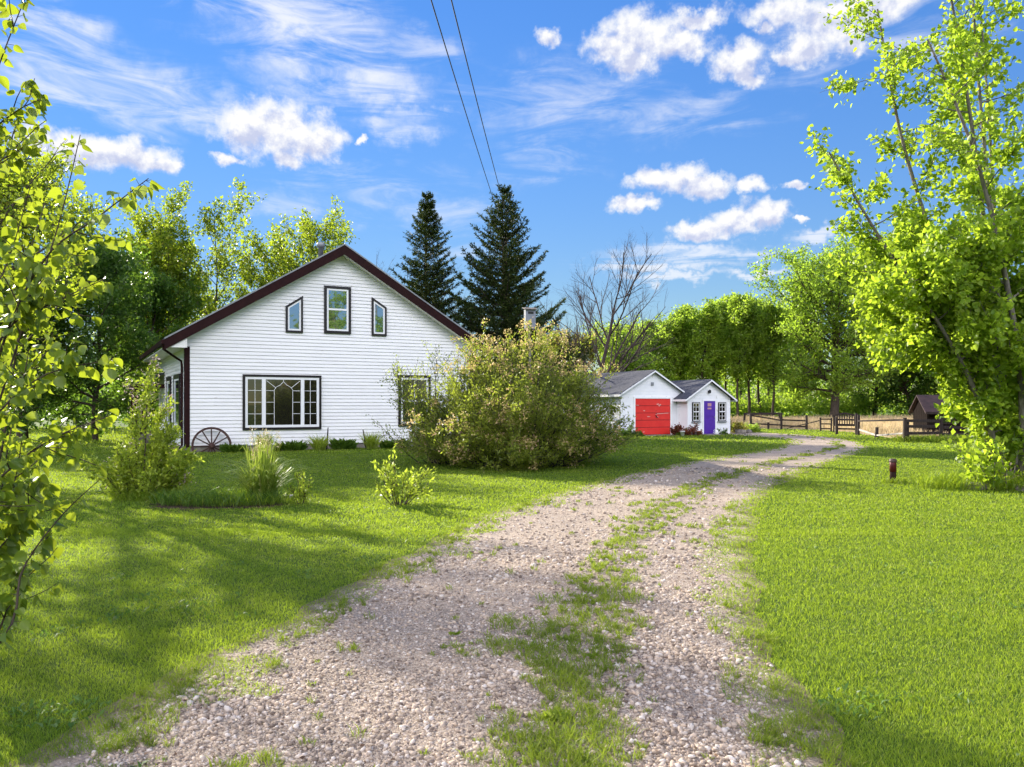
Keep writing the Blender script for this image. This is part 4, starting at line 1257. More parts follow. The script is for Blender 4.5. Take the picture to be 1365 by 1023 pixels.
# ---------------------------------------------------------------- spruces
def spruce(name, label, seed, loc, H, RB, group=None):
    r = random.Random(seed); g = np.random.default_rng(seed)
    s = Skel(seed)
    s.path((0, 0, -0.05), (0, 0, 1), H, 0.20, 0.012, 14, 0.006, 0.0)
    segs = []                                   # needle bearing (a, b, size)
    nw = int(H * 3.4)
    for i in range(nw):
        t = (i + r.uniform(-0.3, 0.3)) / nw
        h = 0.55 + (H - 0.75) * min(max(t, 0), 0.995)
        q = 1 - h / H
        Lm = RB * (q ** 0.86) * (1.0 if q < 0.8 else 1.0 - 0.5 * (q - 0.8))
        nb = 5 if q < 0.12 else r.randint(6, 8)
        a0 = r.uniform(0, 6.28)
        for k in range(nb):
            a = a0 + 2 * PI * k / nb + r.uniform(-0.3, 0.3)
            if r.random() < 0.07: continue
            L = Lm * r.uniform(0.55, 1.22) + 0.10
            el = R(42 * (1 - q) ** 1.6 - 12 * q + r.uniform(-7, 7))
            d = Vector((math.cos(a) * math.cos(el), math.sin(a) * math.cos(el), math.sin(el)))
            n = max(3, int(L * 2.6))
            pts, rad = s.path((0, 0, h), d, L, 0.010 + 0.012 * L, 0.005, n, 0.035, 0.075 + 0.05 / n)
            for j in range(n):
                u = (j + 1) / n
                segs.append((pts[j], pts[j + 1], 1.0))
                if j == 0 and L > 0.8: continue
                dd = (pts[j + 1] - pts[j]).normalized()
                sidev = dd.cross(Vector((0, 0, 1))).normalized()
                for sg in (-1, 1):
                    for _ in range(2):
                        l2 = (0.16 + 0.42 * L * (1 - u) + 0.08) * r.uniform(0.5, 1.0)
                        l2 = min(l2, 0.75)
                        p0 = pts[j].lerp(pts[j + 1], r.random())
                        d2 = (dd * r.uniform(0.5, 1.0) + sidev * sg * r.uniform(0.5, 1.0) + Vector((0, 0, r.uniform(-0.28, 0.12)))).normalized()
                        segs.append((p0, p0 + d2 * l2, 0.85))
    segs.append((Vector((0, 0, H - 1.0)), Vector((0, 0, H)), 1.0))
    A = np.array([x[0][:] for x in segs]); B = np.array([x[1][:] for x in segs])
    Ln = np.linalg.norm(B - A, axis=1)
    cnt = np.maximum(2, (Ln * 40).astype(int))
    k = np.repeat(np.arange(len(segs)), cnt)
    n = len(k)
    q = g.random((n, 1))
    D = (B - A)[k] / (Ln[k][:, None] + 1e-9)
    P = A[k] + (B - A)[k] * q
    W = D * 0.75 + g.normal(0, 0.55, (n, 3)); W[:, 2] += 0.10
    W /= np.linalg.norm(W, axis=1)[:, None]
    ln = g.uniform(0.10, 0.21, n)[:, None]
    sd_ = np.cross(W, g.normal(0, 1, (n, 3))); sd_ /= np.linalg.norm(sd_, axis=1)[:, None] + 1e-9
    V = np.zeros((n, 4, 3))
    V[:, 0] = P; V[:, 2] = P + W * ln
    V[:, 1] = P + W * ln * 0.5 + sd_ * 0.022; V[:, 3] = P + W * ln * 0.5 - sd_ * 0.022
    t = thing(name, label, 'tree', loc, r.uniform(0, 6), group)
    s.wood('trunk', M['bark'], t)
    mesh_np('crown', V.reshape(-1, 3), quads(n * 4), LM['spruce'], t)
    return t
spruce('spruce_tree', 'narrower dark spruce just above the right slope of the house roof', 5, (-4.8, 46.0, 0), 13.75, 4.3, 'dark spruces behind the house')
spruce('spruce_tree', 'taller broader dark spruce behind the flowering bush', 9, (-0.43, 44.0, 0), 13.6, 5.7, 'dark spruces behind the house')

# ---------------------------------------------------------------- trees behind the house, at left
def cprof(a, p): return lambda t: max(0.12, math.sin(PI * min(0.999, max(0.001, t ** a))) ** p)
G_BACK = 'trees behind the house'
def pxx(px, Y): return (px - CPX) / FPX * Y
tree('leafy_tree', 'green leafy tree with yellowing top, left of the sparse tree behind the house', (pxx(205, 48), 48, 0), deciduous(101, 13.0, 2.9, 0.22, 0.17, 38, cprof(0.9, 0.5), 12, 55), 15000, 0.20, 0.16, LM['yellow'], M['bark'], group=G_BACK)
tree('leafy_tree', 'tall sparse tree showing its dark branches over the left roof slope', (pxx(285, 50), 50, 0), deciduous(102, 15.6, 2.9, 0.28, 0.15, 30, cprof(0.8, 0.5), 28, 60, stems=2), 9000, 0.20, 0.14, LM['yellow'], M['bark'], group=G_BACK)
tree('leafy_tree', 'rounded yellow green tree closest to the roof vent behind the house', (pxx(362, 50), 50, 0), deciduous(103, 13.9, 3.7, 0.32, 0.16, 40, cprof(0.75, 0.55), 18, 55, stems=2), 16500, 0.20, 0.16, LM['yellow'], M['bark'], group=G_BACK)
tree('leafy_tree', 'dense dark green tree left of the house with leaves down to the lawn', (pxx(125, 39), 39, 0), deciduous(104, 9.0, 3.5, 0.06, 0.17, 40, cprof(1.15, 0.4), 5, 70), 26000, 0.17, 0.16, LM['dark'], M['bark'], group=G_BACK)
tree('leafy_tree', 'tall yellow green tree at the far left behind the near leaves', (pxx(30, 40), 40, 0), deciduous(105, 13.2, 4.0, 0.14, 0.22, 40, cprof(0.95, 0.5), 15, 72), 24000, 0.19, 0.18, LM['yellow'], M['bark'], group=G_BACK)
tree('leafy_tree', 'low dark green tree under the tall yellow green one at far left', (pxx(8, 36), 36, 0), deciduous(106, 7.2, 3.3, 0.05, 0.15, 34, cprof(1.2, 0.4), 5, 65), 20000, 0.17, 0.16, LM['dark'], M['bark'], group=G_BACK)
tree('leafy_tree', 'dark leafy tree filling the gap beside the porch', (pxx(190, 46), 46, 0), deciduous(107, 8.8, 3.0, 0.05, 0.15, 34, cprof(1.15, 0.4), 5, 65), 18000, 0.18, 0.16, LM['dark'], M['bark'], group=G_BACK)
tree('leafy_tree', 'thin pale leafed tree between the dark tree and the sparse tall one', (pxx(240, 54), 54, 0), deciduous(108, 10.5, 2.4, 0.2, 0.12, 26, cprof(0.9, 0.5), 30, 75), 6500, 0.19, 0.15, LM['yellow'], M['bark'], group=G_BACK)
# trees at the left edge; their dappled shade falls over the lawn and the drive
sk = deciduous(111, 8.6, 2.5, 0.2, 0.14, 30, cprof(0.9, 0.5), 12, 60)
shade = tree('leafy_tree', 'yellow green tree on the lawn at the left edge behind the near leaves', (-13.0, 20.0, 0), sk, 4600, 0.13, 0.12, LM['yellow'], M['bark'])
clone(shade, 'leafy tree standing on the lawn just beyond the left edge', (-14.0, 16.5, 0), 2.0, (0.8, 0.8, 0.9))
clone(shade, 'tall leafy tree beyond the left edge nearer the viewer', (-12.2, 11.0, 0), 4.0, (0.8, 0.8, 0.95))
clone(shade, 'tallest slender tree beyond the left edge, farthest of those', (-18.0, 25.2, 0), 1.0, (0.46, 0.46, 1.5))

# ---------------------------------------------------------------- bare tree and low trees beyond the garage
def bare(seed, H, spread):
    s = Skel(seed); r = s.r
    def rec(p, d, L, rad, lev):
        n = 5
        pts, rr = s.path(p, d, L, rad, rad * 0.45, n, 0.09, 0.05 if lev else 0.02)
        if lev >= 4: return
        nb = (9, 7, 5, 4)[lev]
        for k in range(nb):
            t = (0.22 if lev == 0 else 0.15) + (0.83) * (k + r.random()) / nb
            f = min(n - 1e-3, t * n); i = int(f)
            p2 = pts[i].lerp(pts[i + 1], f - i)
            a = R(r.uniform(26, 55)) if lev else R(r.uniform(38, 68))
            d2 = side_dir(pts[i + 1] - pts[i], a, r.uniform(0, 2 * PI), r)
            d2.z += 0.15
            rec(p2, d2, L * ((0.78 if lev == 0 else 0.62) - 0.24 * t) * r.uniform(0.75, 1.15), rr[i] * 0.55, lev + 1)
    rec((0, 0, -0.05), (0.02, 0, 1), H * 0.72, 0.17, 0)
    for _ in range(3):
        rec((0, 0, H * r.uniform(0.12, 0.26)), (r.choice((-1, 1)) * r.uniform(0.45, 0.75), r.uniform(-0.4, 0.4), 1), H * 0.55, 0.10, 1)
    return s
t = thing('bare_tree', 'leafless tree with fine dark branches beside the spruce', 'tree', (pxx(792, 53), 53, 0))
bare(74, 11.3, 3).wood('trunk', M['bark_bare'], t)
t = thing('bare_tree', 'faint leafless tree top just above the right roof slope', 'tree', (pxx(520, 60), 60, 0))
bare(67, 12.2, 3).wood('trunk', M['bark_bare'], t)
G_LOW = 'low trees beyond the garage'
lowd = [(735, 66, 6.8, 'olive', 'low olive brown tree right of the taller spruce'), (772, 70, 7.6, 'olive', 'low olive brown tree behind the bare tree'), (815, 72, 8.6, 'poplar', 'low green tree above the left end of the garage roof'),
        (700, 76, 6.6, 'bigtree', 'low green tree hidden behind the taller spruce'), (845, 70, 6.0, 'bigtree', 'low bushy green tree just above the garage ridge')]
for i, (px, Y, H, lm, lab) in enumerate(lowd):
    tree('small_tree', lab, (pxx(px, Y), Y, 0), deciduous(120 + i, H, H * 0.36, 0.06, 0.10, 26, cprof(1.0, 0.5), 20, 70, stems=2), 6500, 0.24, 0.2, LM[lm], M['bark'], group=G_LOW)

# ---------------------------------------------------------------- poplar row
pp = cprof(0.62, 0.55)
pops = []
for k in range(3):
    sk = deciduous(140 + k, 13.0, 1.45, 0.30, 0.15, 36, pp, 45, 80, sub=0.9)
    pops.append((sk, k))
ORD = ['first', 'second', 'third', 'fourth', 'fifth', 'sixth', 'seventh', 'eighth', 'ninth', 'tenth', 'eleventh', 'twelfth', 'thirteenth']
rp = random.Random(4)
protos = []
tops = [(838, 432), (854, 426), (870, 422), (887, 412), (903, 408), (918, 402), (934, 398), (950, 392), (966, 388), (983, 386), (999, 386), (1014, 392), (1030, 398)]
for i, (px, py) in enumerate(tops):
    Y = 80 + (i % 3) * 2.2
    H = (HPX - py) / FPX * Y + EYE
    lab = ORD[i] + ' poplar from the left in the tall row behind the white outbuildings'
    loc = (pxx(px, Y), Y, 0)
    if i < 3:
        protos.append(tree('poplar_tree', lab, loc, pops[i][0], 6500, 0.27, 0.20, LM['poplar'], M['bark'], group='row of poplars beyond the field'))
        protos[i].scale = (1, 1, H / 13.0)
    else:
        clone(protos[i % 3], lab, loc, rp.uniform(0, 6), (rp.uniform(0.95, 1.15),) * 2 + (H / 13.0,))
# second line further back, seen in the gaps
for i in range(6):
    px = 826 + i * 40; Y = 104 + (i % 2) * 4
    c = clone(protos[(i + 1) % 3], ORD[i] + ' poplar from the left in the back line behind the poplar row', (pxx(px, Y), Y, 0), rp.uniform(0, 6), (1.25, 1.25, rp.uniform(0.85, 1.0)))
    c['group'] = 'back line of poplars'

# ---------------------------------------------------------------- broad tree by the field and the wood to its right
tree('broad_tree', 'large rounded tree with a thick trunk standing in the dry meadow', (pxx(1112, 74), 74, 0), deciduous(160, 15.0, 7.0, 0.17, 0.42, 52, cprof(0.85, 0.42), 2, 66, sub=1.15), 38000, 0.25, 0.2, LM['bigtree'], M['bark'])
G_R = 'trees behind the broad tree'
for i, (px, Y, H, Rr, lab) in enumerate([(1060, 90, 12.2, 4.2, 'green tree between the poplar row and the broad tree'), (1165, 86, 11.2, 4.6, 'dark leafy tree just right of the broad tree'), (1215, 82, 10.2, 4.4, 'dark leafy tree above the old wooden shed'),
                                         (1275, 78, 10.5, 4.6, 'dark leafy tree behind the near right tree'), (1345, 80, 11.5, 4.8, 'dark leafy tree at the far right edge')]):
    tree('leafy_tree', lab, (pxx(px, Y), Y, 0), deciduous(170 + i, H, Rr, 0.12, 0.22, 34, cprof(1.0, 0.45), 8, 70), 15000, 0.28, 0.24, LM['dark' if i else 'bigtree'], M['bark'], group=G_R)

# far wood and undergrowth closing the horizon
def wood_mass(name, label, xs, Y0, Y1, h0, h1, n, lm, seed, size=0.32):
    r = np.random.default_rng(seed)
    X = r.uniform(*xs, n); Y = r.uniform(Y0, Y1, n)
    top = h0 + (h1 - h0) * vnoise(X, Y * 0.3, 5.0, seed, 4)
    Z = top * np.sqrt(r.random(n)) * r.uniform(0.5, 1.0, n)
    c = vnoise(X * 1.3, Z * 1.6 + Y, 2.2, seed + 1, 3)
    k = r.random(n) < np.clip((c - 0.32) * 4, 0.05, 1)
    P = np.c_[X, Y, Z][k]
    V = leaves(P, size, r)
    tag(mesh_np(name, V, quads(len(V)), lm), label, 'wood', kind='stuff')
wood_mass('undergrowth', 'bushy green undergrowth below the poplar row', (8, 48), 84, 90, 1.6, 4.6, 26000, LM['poplar'], 71)
wood_mass('undergrowth', 'dark shrubby undergrowth behind the trees left of the house', (-60, -10), 52, 62, 2.0, 6.0, 26000, LM['dark'], 72)
wood_mass('far_wood', 'distant green wood along the horizon behind the field', (-110, 130), 118, 135, 4.0, 10.5, 60000, LM['bigtree'], 73, 0.6)
wood_mass('undergrowth', 'green shrubby growth behind the spruces and the house', (-14, 10), 66, 74, 2.0, 5.0, 16000, LM['olive'], 74)

# trees behind the viewer, mirrored in the house windows
back = tree('leafy_tree', 'large tree behind the viewer mirrored in the picture window', (14, -18, 0), sk, 9000, 0.34, 0.25, LM['yellow'], M['bark'])
for i, (x, y, z) in enumerate([(20, -14, 1.2), (27, -22, 1.1), (8, -24, 1.25), (1, -20, 0.9), (33, -12, 1.0), (24, -30, 1.3)]):
    clone(back, ORD[i] + ' tree of the line behind the viewer facing the house', (x, y, 0), i * 1.3, (1.5, 1.5, z))
# ================================================================== shrubs and garden plants
def shrub(name, label, loc, seed, H, RX, RY, nst, nleaf, lsize, lm, base=(0.3, 0.3), wood=M['bark'], jit=0.05, tips=0, tipmat=None, tipname='blossom', wide=0.45, tipsize=0.06, group=None, e_lo=0.35, arch=0.0, bare=0.25, tipfrac=0.5, cat='bush', tipx=None, reach=0.62):
    s = Skel(seed); r = s.r
    ends = []
    for i in range(nst):
        a = r.uniform(0, 2 * PI); q = math.sqrt(r.random())
        bx, by = base[0] * q * math.cos(a), base[1] * q * math.sin(a)
        el = R(90) - (R(90) - e_lo) * (q ** 0.8) * r.uniform(0.7, 1.1)
        ce = math.cos(el)
        d = Vector((math.cos(a) * ce * RX / max(RX, RY), math.sin(a) * ce * RY / max(RX, RY), math.sin(el)))
        # reach the half ellipsoid outline
        k = 1.0 / math.sqrt((d.x / RX) ** 2 + (d.y / RY) ** 2 + (d.z / H) ** 2)
        L = k * r.uniform(reach, 1.0)
        pts, rad = s.path((bx, by, -0.03), d, L, 0.007 + 0.006 * L, 0.004, 7, 0.07, 0.03 - arch)
        s.bear(pts, bare)
        ends.append(pts[-1])
        for j in range(int(3 + L * 3.2)):
            u = r.uniform(0.2, 0.97); f = u * 7; k2 = min(6, int(f))
            p2 = pts[k2].lerp(pts[k2 + 1], f - k2)
            d2 = side_dir(pts[k2 + 1] - pts[k2], R(r.uniform(25, 60)), r.uniform(0, 2 * PI), r)
            bp_, br = s.path(p2, d2, L * r.uniform(0.10, 0.26) + 0.05, 0.006, 0.003, 3, 0.15, 0.04)
            s.bear(bp_, 0.1); ends.append(bp_[-1])
    t = thing(name, label, cat, loc, 0, group)
    s.wood('stems', wood, t)
    P, D = s.leafpoints(nleaf, jit)
    P[:, 2] = np.abs(P[:, 2])
    V = leaves(P, lsize, s.g, aspect=wide, D=D)
    mesh_np('foliage', V, quads(len(V)), lm, t)
    if tips:
        E_ = np.array([e[:] for e in ends])
        sc_ = (E_[:, 2] / H) + 0.6 * np.sqrt((E_[:, 0] / RX) ** 2 + (E_[:, 1] / RY) ** 2) * (E_[:, 2] / H > 0.45)
        sc_[E_[:, 2] < 0.60 * H] = -5
        if tipx: sc_ += tipx * E_[:, 0] / RX
        E_ = E_[np.argsort(-sc_)[: max(4, int(len(E_) * tipfrac))]]
        k = s.g.integers(0, len(E_), tips)
        V = leaves(E_[k] + s.g.normal(0, 0.06 if tipsize < 0.08 else 0.09, (tips, 3)), tipsize, s.g, aspect=0.5)
        mesh_np(tipname, V, quads(len(V)), tipmat, t)
    return t

# the great flowering bush in front of the house corner
shrub('flowering_bush', 'huge spreading bush with pinkish yellow blossom beside the house corner', (0.25, 22.8, 0), 201, 4.25, 2.25, 2.1, 240, 84000, 0.08, LM['bush'], (1.25, 1.1), M['bark_bare'], 0.06,
      tips=13000, tipmat=LM['blossom'], e_lo=0.16, tipfrac=0.26, tipsize=0.07, tipx=0.0, bare=0.2, reach=0.80)
# its loose twigs reaching left across the clapboards
shrub('airy_shrub', 'thin airy shrub whose twigs cross the lower right window', (-1.75, 23.6, 0), 203, 3.9, 2.0, 1.3, 52, 12500, 0.075, LM['bush'], (0.9, 0.7), M['bark_bare'], 0.08, e_lo=0.62, bare=0.3)
shrub('leafy_shrub', 'upright leafy shrub with pale pink flower spikes by the house corner', (-6.75, 14.75, 0), 205, 2.55, 0.76, 0.7, 26, 7000, 0.085, LM['lime'], (0.28, 0.28), M['bark'], 0.05,
      tips=650, tipmat=leafmat('pale_lilac', (0.50, 0.36, 0.30), (0.66, 0.5, 0.42), (0.6, 0.45, 0.36), 0.3), e_lo=0.6, tipfrac=0.22, tipsize=0.05)
shrub('small_shrub', 'small bright yellow green shrub alone on the lawn in front of the house', (-1.9, 13.72, 0), 207, 1.12, 0.62, 0.55, 17, 1000, 0.075, LM['lime'], (0.12, 0.12), M['bark'], 0.025, e_lo=0.62, bare=0.3)
shrub('small_shrub', 'thin little sapling beside the tall reedy grass clump', (-3.62, 13.95, 0), 209, 0.78, 0.26, 0.24, 6, 220, 0.075, LM['lime'], (0.06, 0.06), M['bark'], 0.02, e_lo=1.0, bare=0.25)
# garden in front of the outbuildings
shrub('garden_plant', 'green bushy plant left of the red garage door', (6.25, 43.6, 0), 211, 0.85, 0.32, 0.3, 14, 900, 0.10, LM['dark'], (0.15, 0.15), M['bark'], 0.04)
shrub('garden_plant', 'small dark plant touching the left edge of the red door', (6.85, 43.9, 0), 212, 0.5, 0.25, 0.25, 12, 700, 0.09, LM['dark'], (0.12, 0.12), M['bark'], 0.04)
shrub('garden_plant', 'red leaved plant right of the red garage door', (9.15, 45.1, 0), 213, 1.0, 0.28, 0.28, 14, 800, 0.11, LM['red'], (0.12, 0.12), M['bark'], 0.04, e_lo=0.9)
shrub('garden_plant', 'rounded green plant between the red leaved plants', (9.55, 45.15, 0), 214, 0.75, 0.32, 0.3, 14, 900, 0.10, LM['hosta'], (0.15, 0.15), M['bark'], 0.04)
shrub('garden_plant', 'brownish red plant under the left shed window', (10.05, 44.95, 0), 215, 0.72, 0.42, 0.3, 16, 900, 0.10, LM['red'], (0.2, 0.2), M['bark'], 0.04)
shrub('garden_plant', 'low dark plant under the right shed window', (12.0, 46.35, 0), 216, 0.62, 0.25, 0.25, 12, 600, 0.10, LM['dark'], (0.15, 0.15), M['bark'], 0.04)
shrub('garden_bush', 'green bush growing at the right corner of the white shed', (13.1, 48.6, 0), 217, 1.15, 0.7, 0.6, 22, 2400, 0.11, LM['olive'], (0.4, 0.3), M['bark'], 0.06)
shrub('garden_bush', 'low weedy bush over the rocks beside the drive end', (14.2, 49.6, 0), 218, 0.7, 0.8, 0.5, 18, 1800, 0.10, LM['poplar'], (0.5, 0.3), M['bark'], 0.06)

def rock(name, label, loc, size, seed, mat=M['stone'], group=None, flat=0.6):
    bm = bmesh.new(); bmesh.ops.create_icosphere(bm, subdivisions=3, radius=1)
    r = random.Random(seed)
    ax = [Vector((r.gauss(0, 1), r.gauss(0, 1), r.gauss(0, 1))).normalized() for _ in range(9)]
    for v in bm.verts:
        n = v.co.normalized(); k = 1.0
        for a in ax:
            dd = n.dot(a)
            if dd > 0.62: k = min(k, 0.62 / dd + 0.12)
        k += 0.05 * math.sin(7 * n.x + seed) * math.sin(6 * n.y) 
        v.co = Vector((n.x * size * k, n.y * size * 0.8 * k, n.z * size * flat * k))
    me = bpy.data.meshes.new(name); bm.to_mesh(me); bm.free()
    me.materials.append(mat)
    o = link(bpy.data.objects.new(name, me)); o.location = loc
    return tag(o, label, 'rock', group)
rock('rock', 'pale grey rock at the end of the drive beside the shed bush', (13.55, 48.0, 0.12), 0.34, 1)
rock('rock', 'smaller dark rock right of the pale one by the drive', (14.15, 48.4, 0.08), 0.26, 2, M['bark_grey'])
rock('flat_stone', 'flat pale stone lying beside the tall reedy grass clump', (-4.18, 14.75, 0.02), 0.26, 3, M['wood_pale'], flat=0.22)
rock('rock', 'grey brown rock at the foot of the near right tree', (9.35, 16.15, 0.06), 0.30, 4, M['bark_grey'], flat=0.5)
rock('rock', 'second brown rock under the near right tree, further right', (10.1, 15.95, 0.05), 0.26, 5, M['bark_grey'], flat=0.5)
# watering can by the right shed window
def can():
    t = thing('watering_can', 'small pale watering can standing below the right shed window', 'watering can', (11.55, 45.75, 0))
    MB().lathe([(0.10, 0), (0.10, 0.24), (0.085, 0.26)], 14).build('body', M['white'], t, True)
    MB().tube([(0.09, 0, 0.08), (0.2, 0, 0.2), (0.27, 0, 0.33)], [0.022, 0.016, 0.02], 8).build('spout', M['white'], t)
    MB().tube([(-0.09, 0, 0.06), (-0.18, 0, 0.14), (-0.16, 0, 0.26), (-0.05, 0, 0.33), (0.06, 0, 0.26)], 0.012, 8).build('handle', M['white'], t)
can()
# garden pots by the garage
def pot(label, loc, mat, sc_=1.0):
    t = tag(MB().lathe([(0.09 * sc_, 0), (0.13 * sc_, 0.22 * sc_), (0.145 * sc_, 0.22 * sc_), (0.145 * sc_, 0.26 * sc_), (0.12 * sc_, 0.26 * sc_), (0.11 * sc_, 0.2 * sc_)], 18).build('flower_pot', mat, None, True), label, 'pot')
    t.location = loc
pot('white flower pot between the garage door and the shed', (9.42, 44.75, 0), M['white'])
pot('terracotta flower pot at the left corner of the white shed', (10.35, 44.9, 0), mottled('terracotta', (0.25, 0.09, 0.05), (0.32, 0.13, 0.08), 6, 0.8))

# reedy clump with pale plumes
def reed_clump():
    r = np.random.default_rng(301)
    t = thing('reed_clump', 'tall reedy grass clump with pale plumes on the front lawn bed', 'plant', (-4.4, 14.25, 0))
    Vs = []
    def arc(n, h0, h1, l0, l1, w, rad, segs=5):
        out = []
        for _ in range(n):
            a = r.uniform(0, 2 * PI); q = rad * math.sqrt(r.random()); b = a + r.normal(0, 0.6)
            h = r.uniform(h0, h1); l = r.uniform(l0, l1)
            x0, y0 = q * math.cos(a), q * math.sin(a)
            pa = []
            for k in range(segs + 1):
                u = k / segs
                z = h * (1.25 * u - 0.25 * u * u) if l < 0.25 else h * (math.sin(u * PI * 0.62))
                pa.append((x0 + math.cos(b) * l * u ** 1.7, y0 + math.sin(b) * l * u ** 1.7, z))
            sd = np.array([-math.sin(b), math.cos(b), 0]) * w
            pa = np.array(pa)
            for k in range(segs):
                w0, w1 = 1 - 0.85 * (k / segs) ** 2, 1 - 0.85 * ((k + 1) / segs) ** 2
                out += [pa[k] - sd * w0, pa[k] + sd * w0, pa[k + 1] + sd * w1, pa[k + 1] - sd * w1]
        return np.array(out)
    V = np.concatenate([arc(150, 0.55, 1.15, 0.05, 0.28, 0.013, 0.2), arc(210, 0.35, 0.75, 0.4, 1.0, 0.014, 0.22)])
    mesh_np('blades', V, quads(len(V)), LM['reed'], t)
    for _ in range(13):
        a = r.uniform(0, 2 * PI); l = r.uniform(0.05, 0.3); h = r.uniform(0.95, 1.28)
        top = Vector((math.cos(a) * l, math.sin(a) * l, h))
        st = MB().tube([(math.cos(a) * 0.08, math.sin(a) * 0.08, 0), top * 0.55 + Vector((0, 0, 0.05)), top], [0.006, 0.005, 0.003], 4).build('stem', LM['reed'], t)
        n = 60
        P = np.array(top[:]) + np.c_[r.normal(0, 0.025, n), r.normal(0, 0.025, n), r.uniform(-0.24, 0.06, n)]
        W = leaves(P, 0.035, r, aspect=0.35)
        mesh_np('plume', W, quads(len(W)), leafmat('pale_plume', (0.5, 0.42, 0.22), (0.66, 0.57, 0.34), (0.6, 0.5, 0.28), 0.35) if 'pale_plume' not in bpy.data.materials else bpy.data.materials['pale_plume'], st)
reed_clump()
# bed of soil and low plants round the clump
m = mottled('bed_soil', (0.035, 0.024, 0.016), (0.10, 0.07, 0.045), 12, 0.95, 0.1, bump=0.8)
bed = MB(); n = 40
P = []
for k in range(n):
    a = 2 * PI * k / n
    q = 1 + 0.12 * math.sin(3 * a + 1) + 0.08 * math.sin(7 * a)
    P.append((-5.0 + 1.2 * q * math.cos(a), 13.75 + 0.66 * q * math.sin(a), 0.006))
tag(bed.add(P, [tuple(range(n))]).build('soil_bed', m), 'dark oval soil bed on the front lawn under the reedy clump', 'flower bed', kind='structure')
def low_plants(name, label, n, cx, cy, rx, ry, h0, h1, w, lm, seed):
    r = np.random.default_rng(seed)
    a = r.uniform(0, 2 * PI, n); q = np.sqrt(r.random(n))
    P = np.c_[cx + rx * q * np.cos(a), cy + ry * q * np.sin(a), np.zeros(n)]
    V = blades(P, r.uniform(h0, h1, n), r.uniform(0.6, 1.3, n) * w, r.uniform(0.3, 1.2, n), r)
    tag(mesh_np(name, V, quads(len(V)), lm), label, 'plants', kind='stuff')
low_plants('bed_plants', 'low tufted plants with long leaves covering the soil bed', 1500, -5.0, 13.85, 1.1, 0.55, 0.10, 0.34, 0.018, LM['hosta'], 311)
low_plants('bed_plants', 'lighter green grassy tufts mixed through the soil bed', 1100, -4.8, 13.9, 1.25, 0.55, 0.10, 0.30, 0.013, M['grass'], 315)
low_plants('bed_plants', 'rough tall grass growing round the foot of the near right tree', 3200, 9.95, 16.5, 1.7, 0.8, 0.10, 0.45, 0.016, M['grass'], 312)
low_plants('bed_plants', 'tuft of longer grass round the red banded post', 420, 8.3, 17.6, 0.28, 0.24, 0.06, 0.16, 0.011, M['grass'], 313)
low_plants('bed_plants', 'longer grass at the foot of the pinkish leafy shrub', 1600, -6.4, 14.6, 0.8, 0.45, 0.08, 0.26, 0.013, M['grass'], 314)
low_plants('bed_plants', 'unmown grass along the foot of the old pen fence', 2600, 19.8, 37.0, 2.4, 0.8, 0.12, 0.45, 0.03, M['grass'], 316)
# bright weed rosette in the middle of the drive
def rosette(name, label, x, y, n, l, seed):
    r = np.random.default_rng(seed)
    a = r.uniform(0, 2 * PI, n)
    P = np.c_[np.full(n, x) + r.normal(0, 0.015, n), np.full(n, y) + r.normal(0, 0.015, n), np.full(n, 0.03)]
    D = np.c_[np.cos(a), np.sin(a), r.uniform(0.2, 0.9, n)]
    V, F = big_leaves(P, D, l, r, 0.30)
    tag(mesh_np(name, V, F, M['grass']), label, 'weed')
rosette('weed', 'bright green weed rosette in the grassy strip of the drive, nearest the viewer', 0.22, 4.30, 46, 0.075, 321)
rosette('weed', 'green weed tuft in the drive strip beyond the nearest rosette', 0.52, 5.35, 30, 0.055, 322)
rosette('weed', 'small weed on the gravel left of the grassy strip', -0.42, 5.9, 20, 0.045, 323)

# foundation planting along the gable: one clump, copied
def wall_plant():
    t = thing('border_plant', 'leafy border plant under the picture window, first right of the wheel', 'plant', (0, 0, 0), 0, 'border plants along the house wall')
    r = np.random.default_rng(331); n = 420
    a = r.uniform(0, 2 * PI, n); q = 0.42 * np.sqrt(r.random(n))
    P = np.c_[q * np.cos(a), 0.6 * q * np.sin(a), r.uniform(0, 0.22, n)]
    D = np.c_[np.cos(a), np.sin(a), r.uniform(0.3, 1.6, n)]
    V, F = big_leaves(P, D, 0.20, r, 0.32)
    mesh_np('foliage', V, F, LM['hosta'], t)
    return t
wp_ = wall_plant()
def wall_plant_tall():
    t = thing('border_plant', 'upright strap leaved plant against the house wall', 'plant', (0, 0, 0), 0, 'border plants along the house wall')
    r = np.random.default_rng(332); n = 260
    a = r.uniform(0, 2 * PI, n); q = 0.26 * np.sqrt(r.random(n))
    V = blades(np.c_[q * np.cos(a), 0.7 * q * np.sin(a), np.zeros(n)], r.uniform(0.3, 0.75, n), r.uniform(0.02, 0.035, n), r.uniform(0.2, 0.9, n), r)
    mesh_np('foliage', V, quads(len(V)), LM['lime'], t)
    return t
wp2_ = wall_plant_tall()
cs, sn = math.cos(HOUSE_ROT), math.sin(HOUSE_ROT)
names = ['at the left end next to the wheel', 'below the left half of the picture window', 'below the middle of the picture window', 'below the right end of the picture window', 'left of the lower right window',
         'between the picture window and the right window', 'under the lower right window', 'at the right behind the airy shrub']
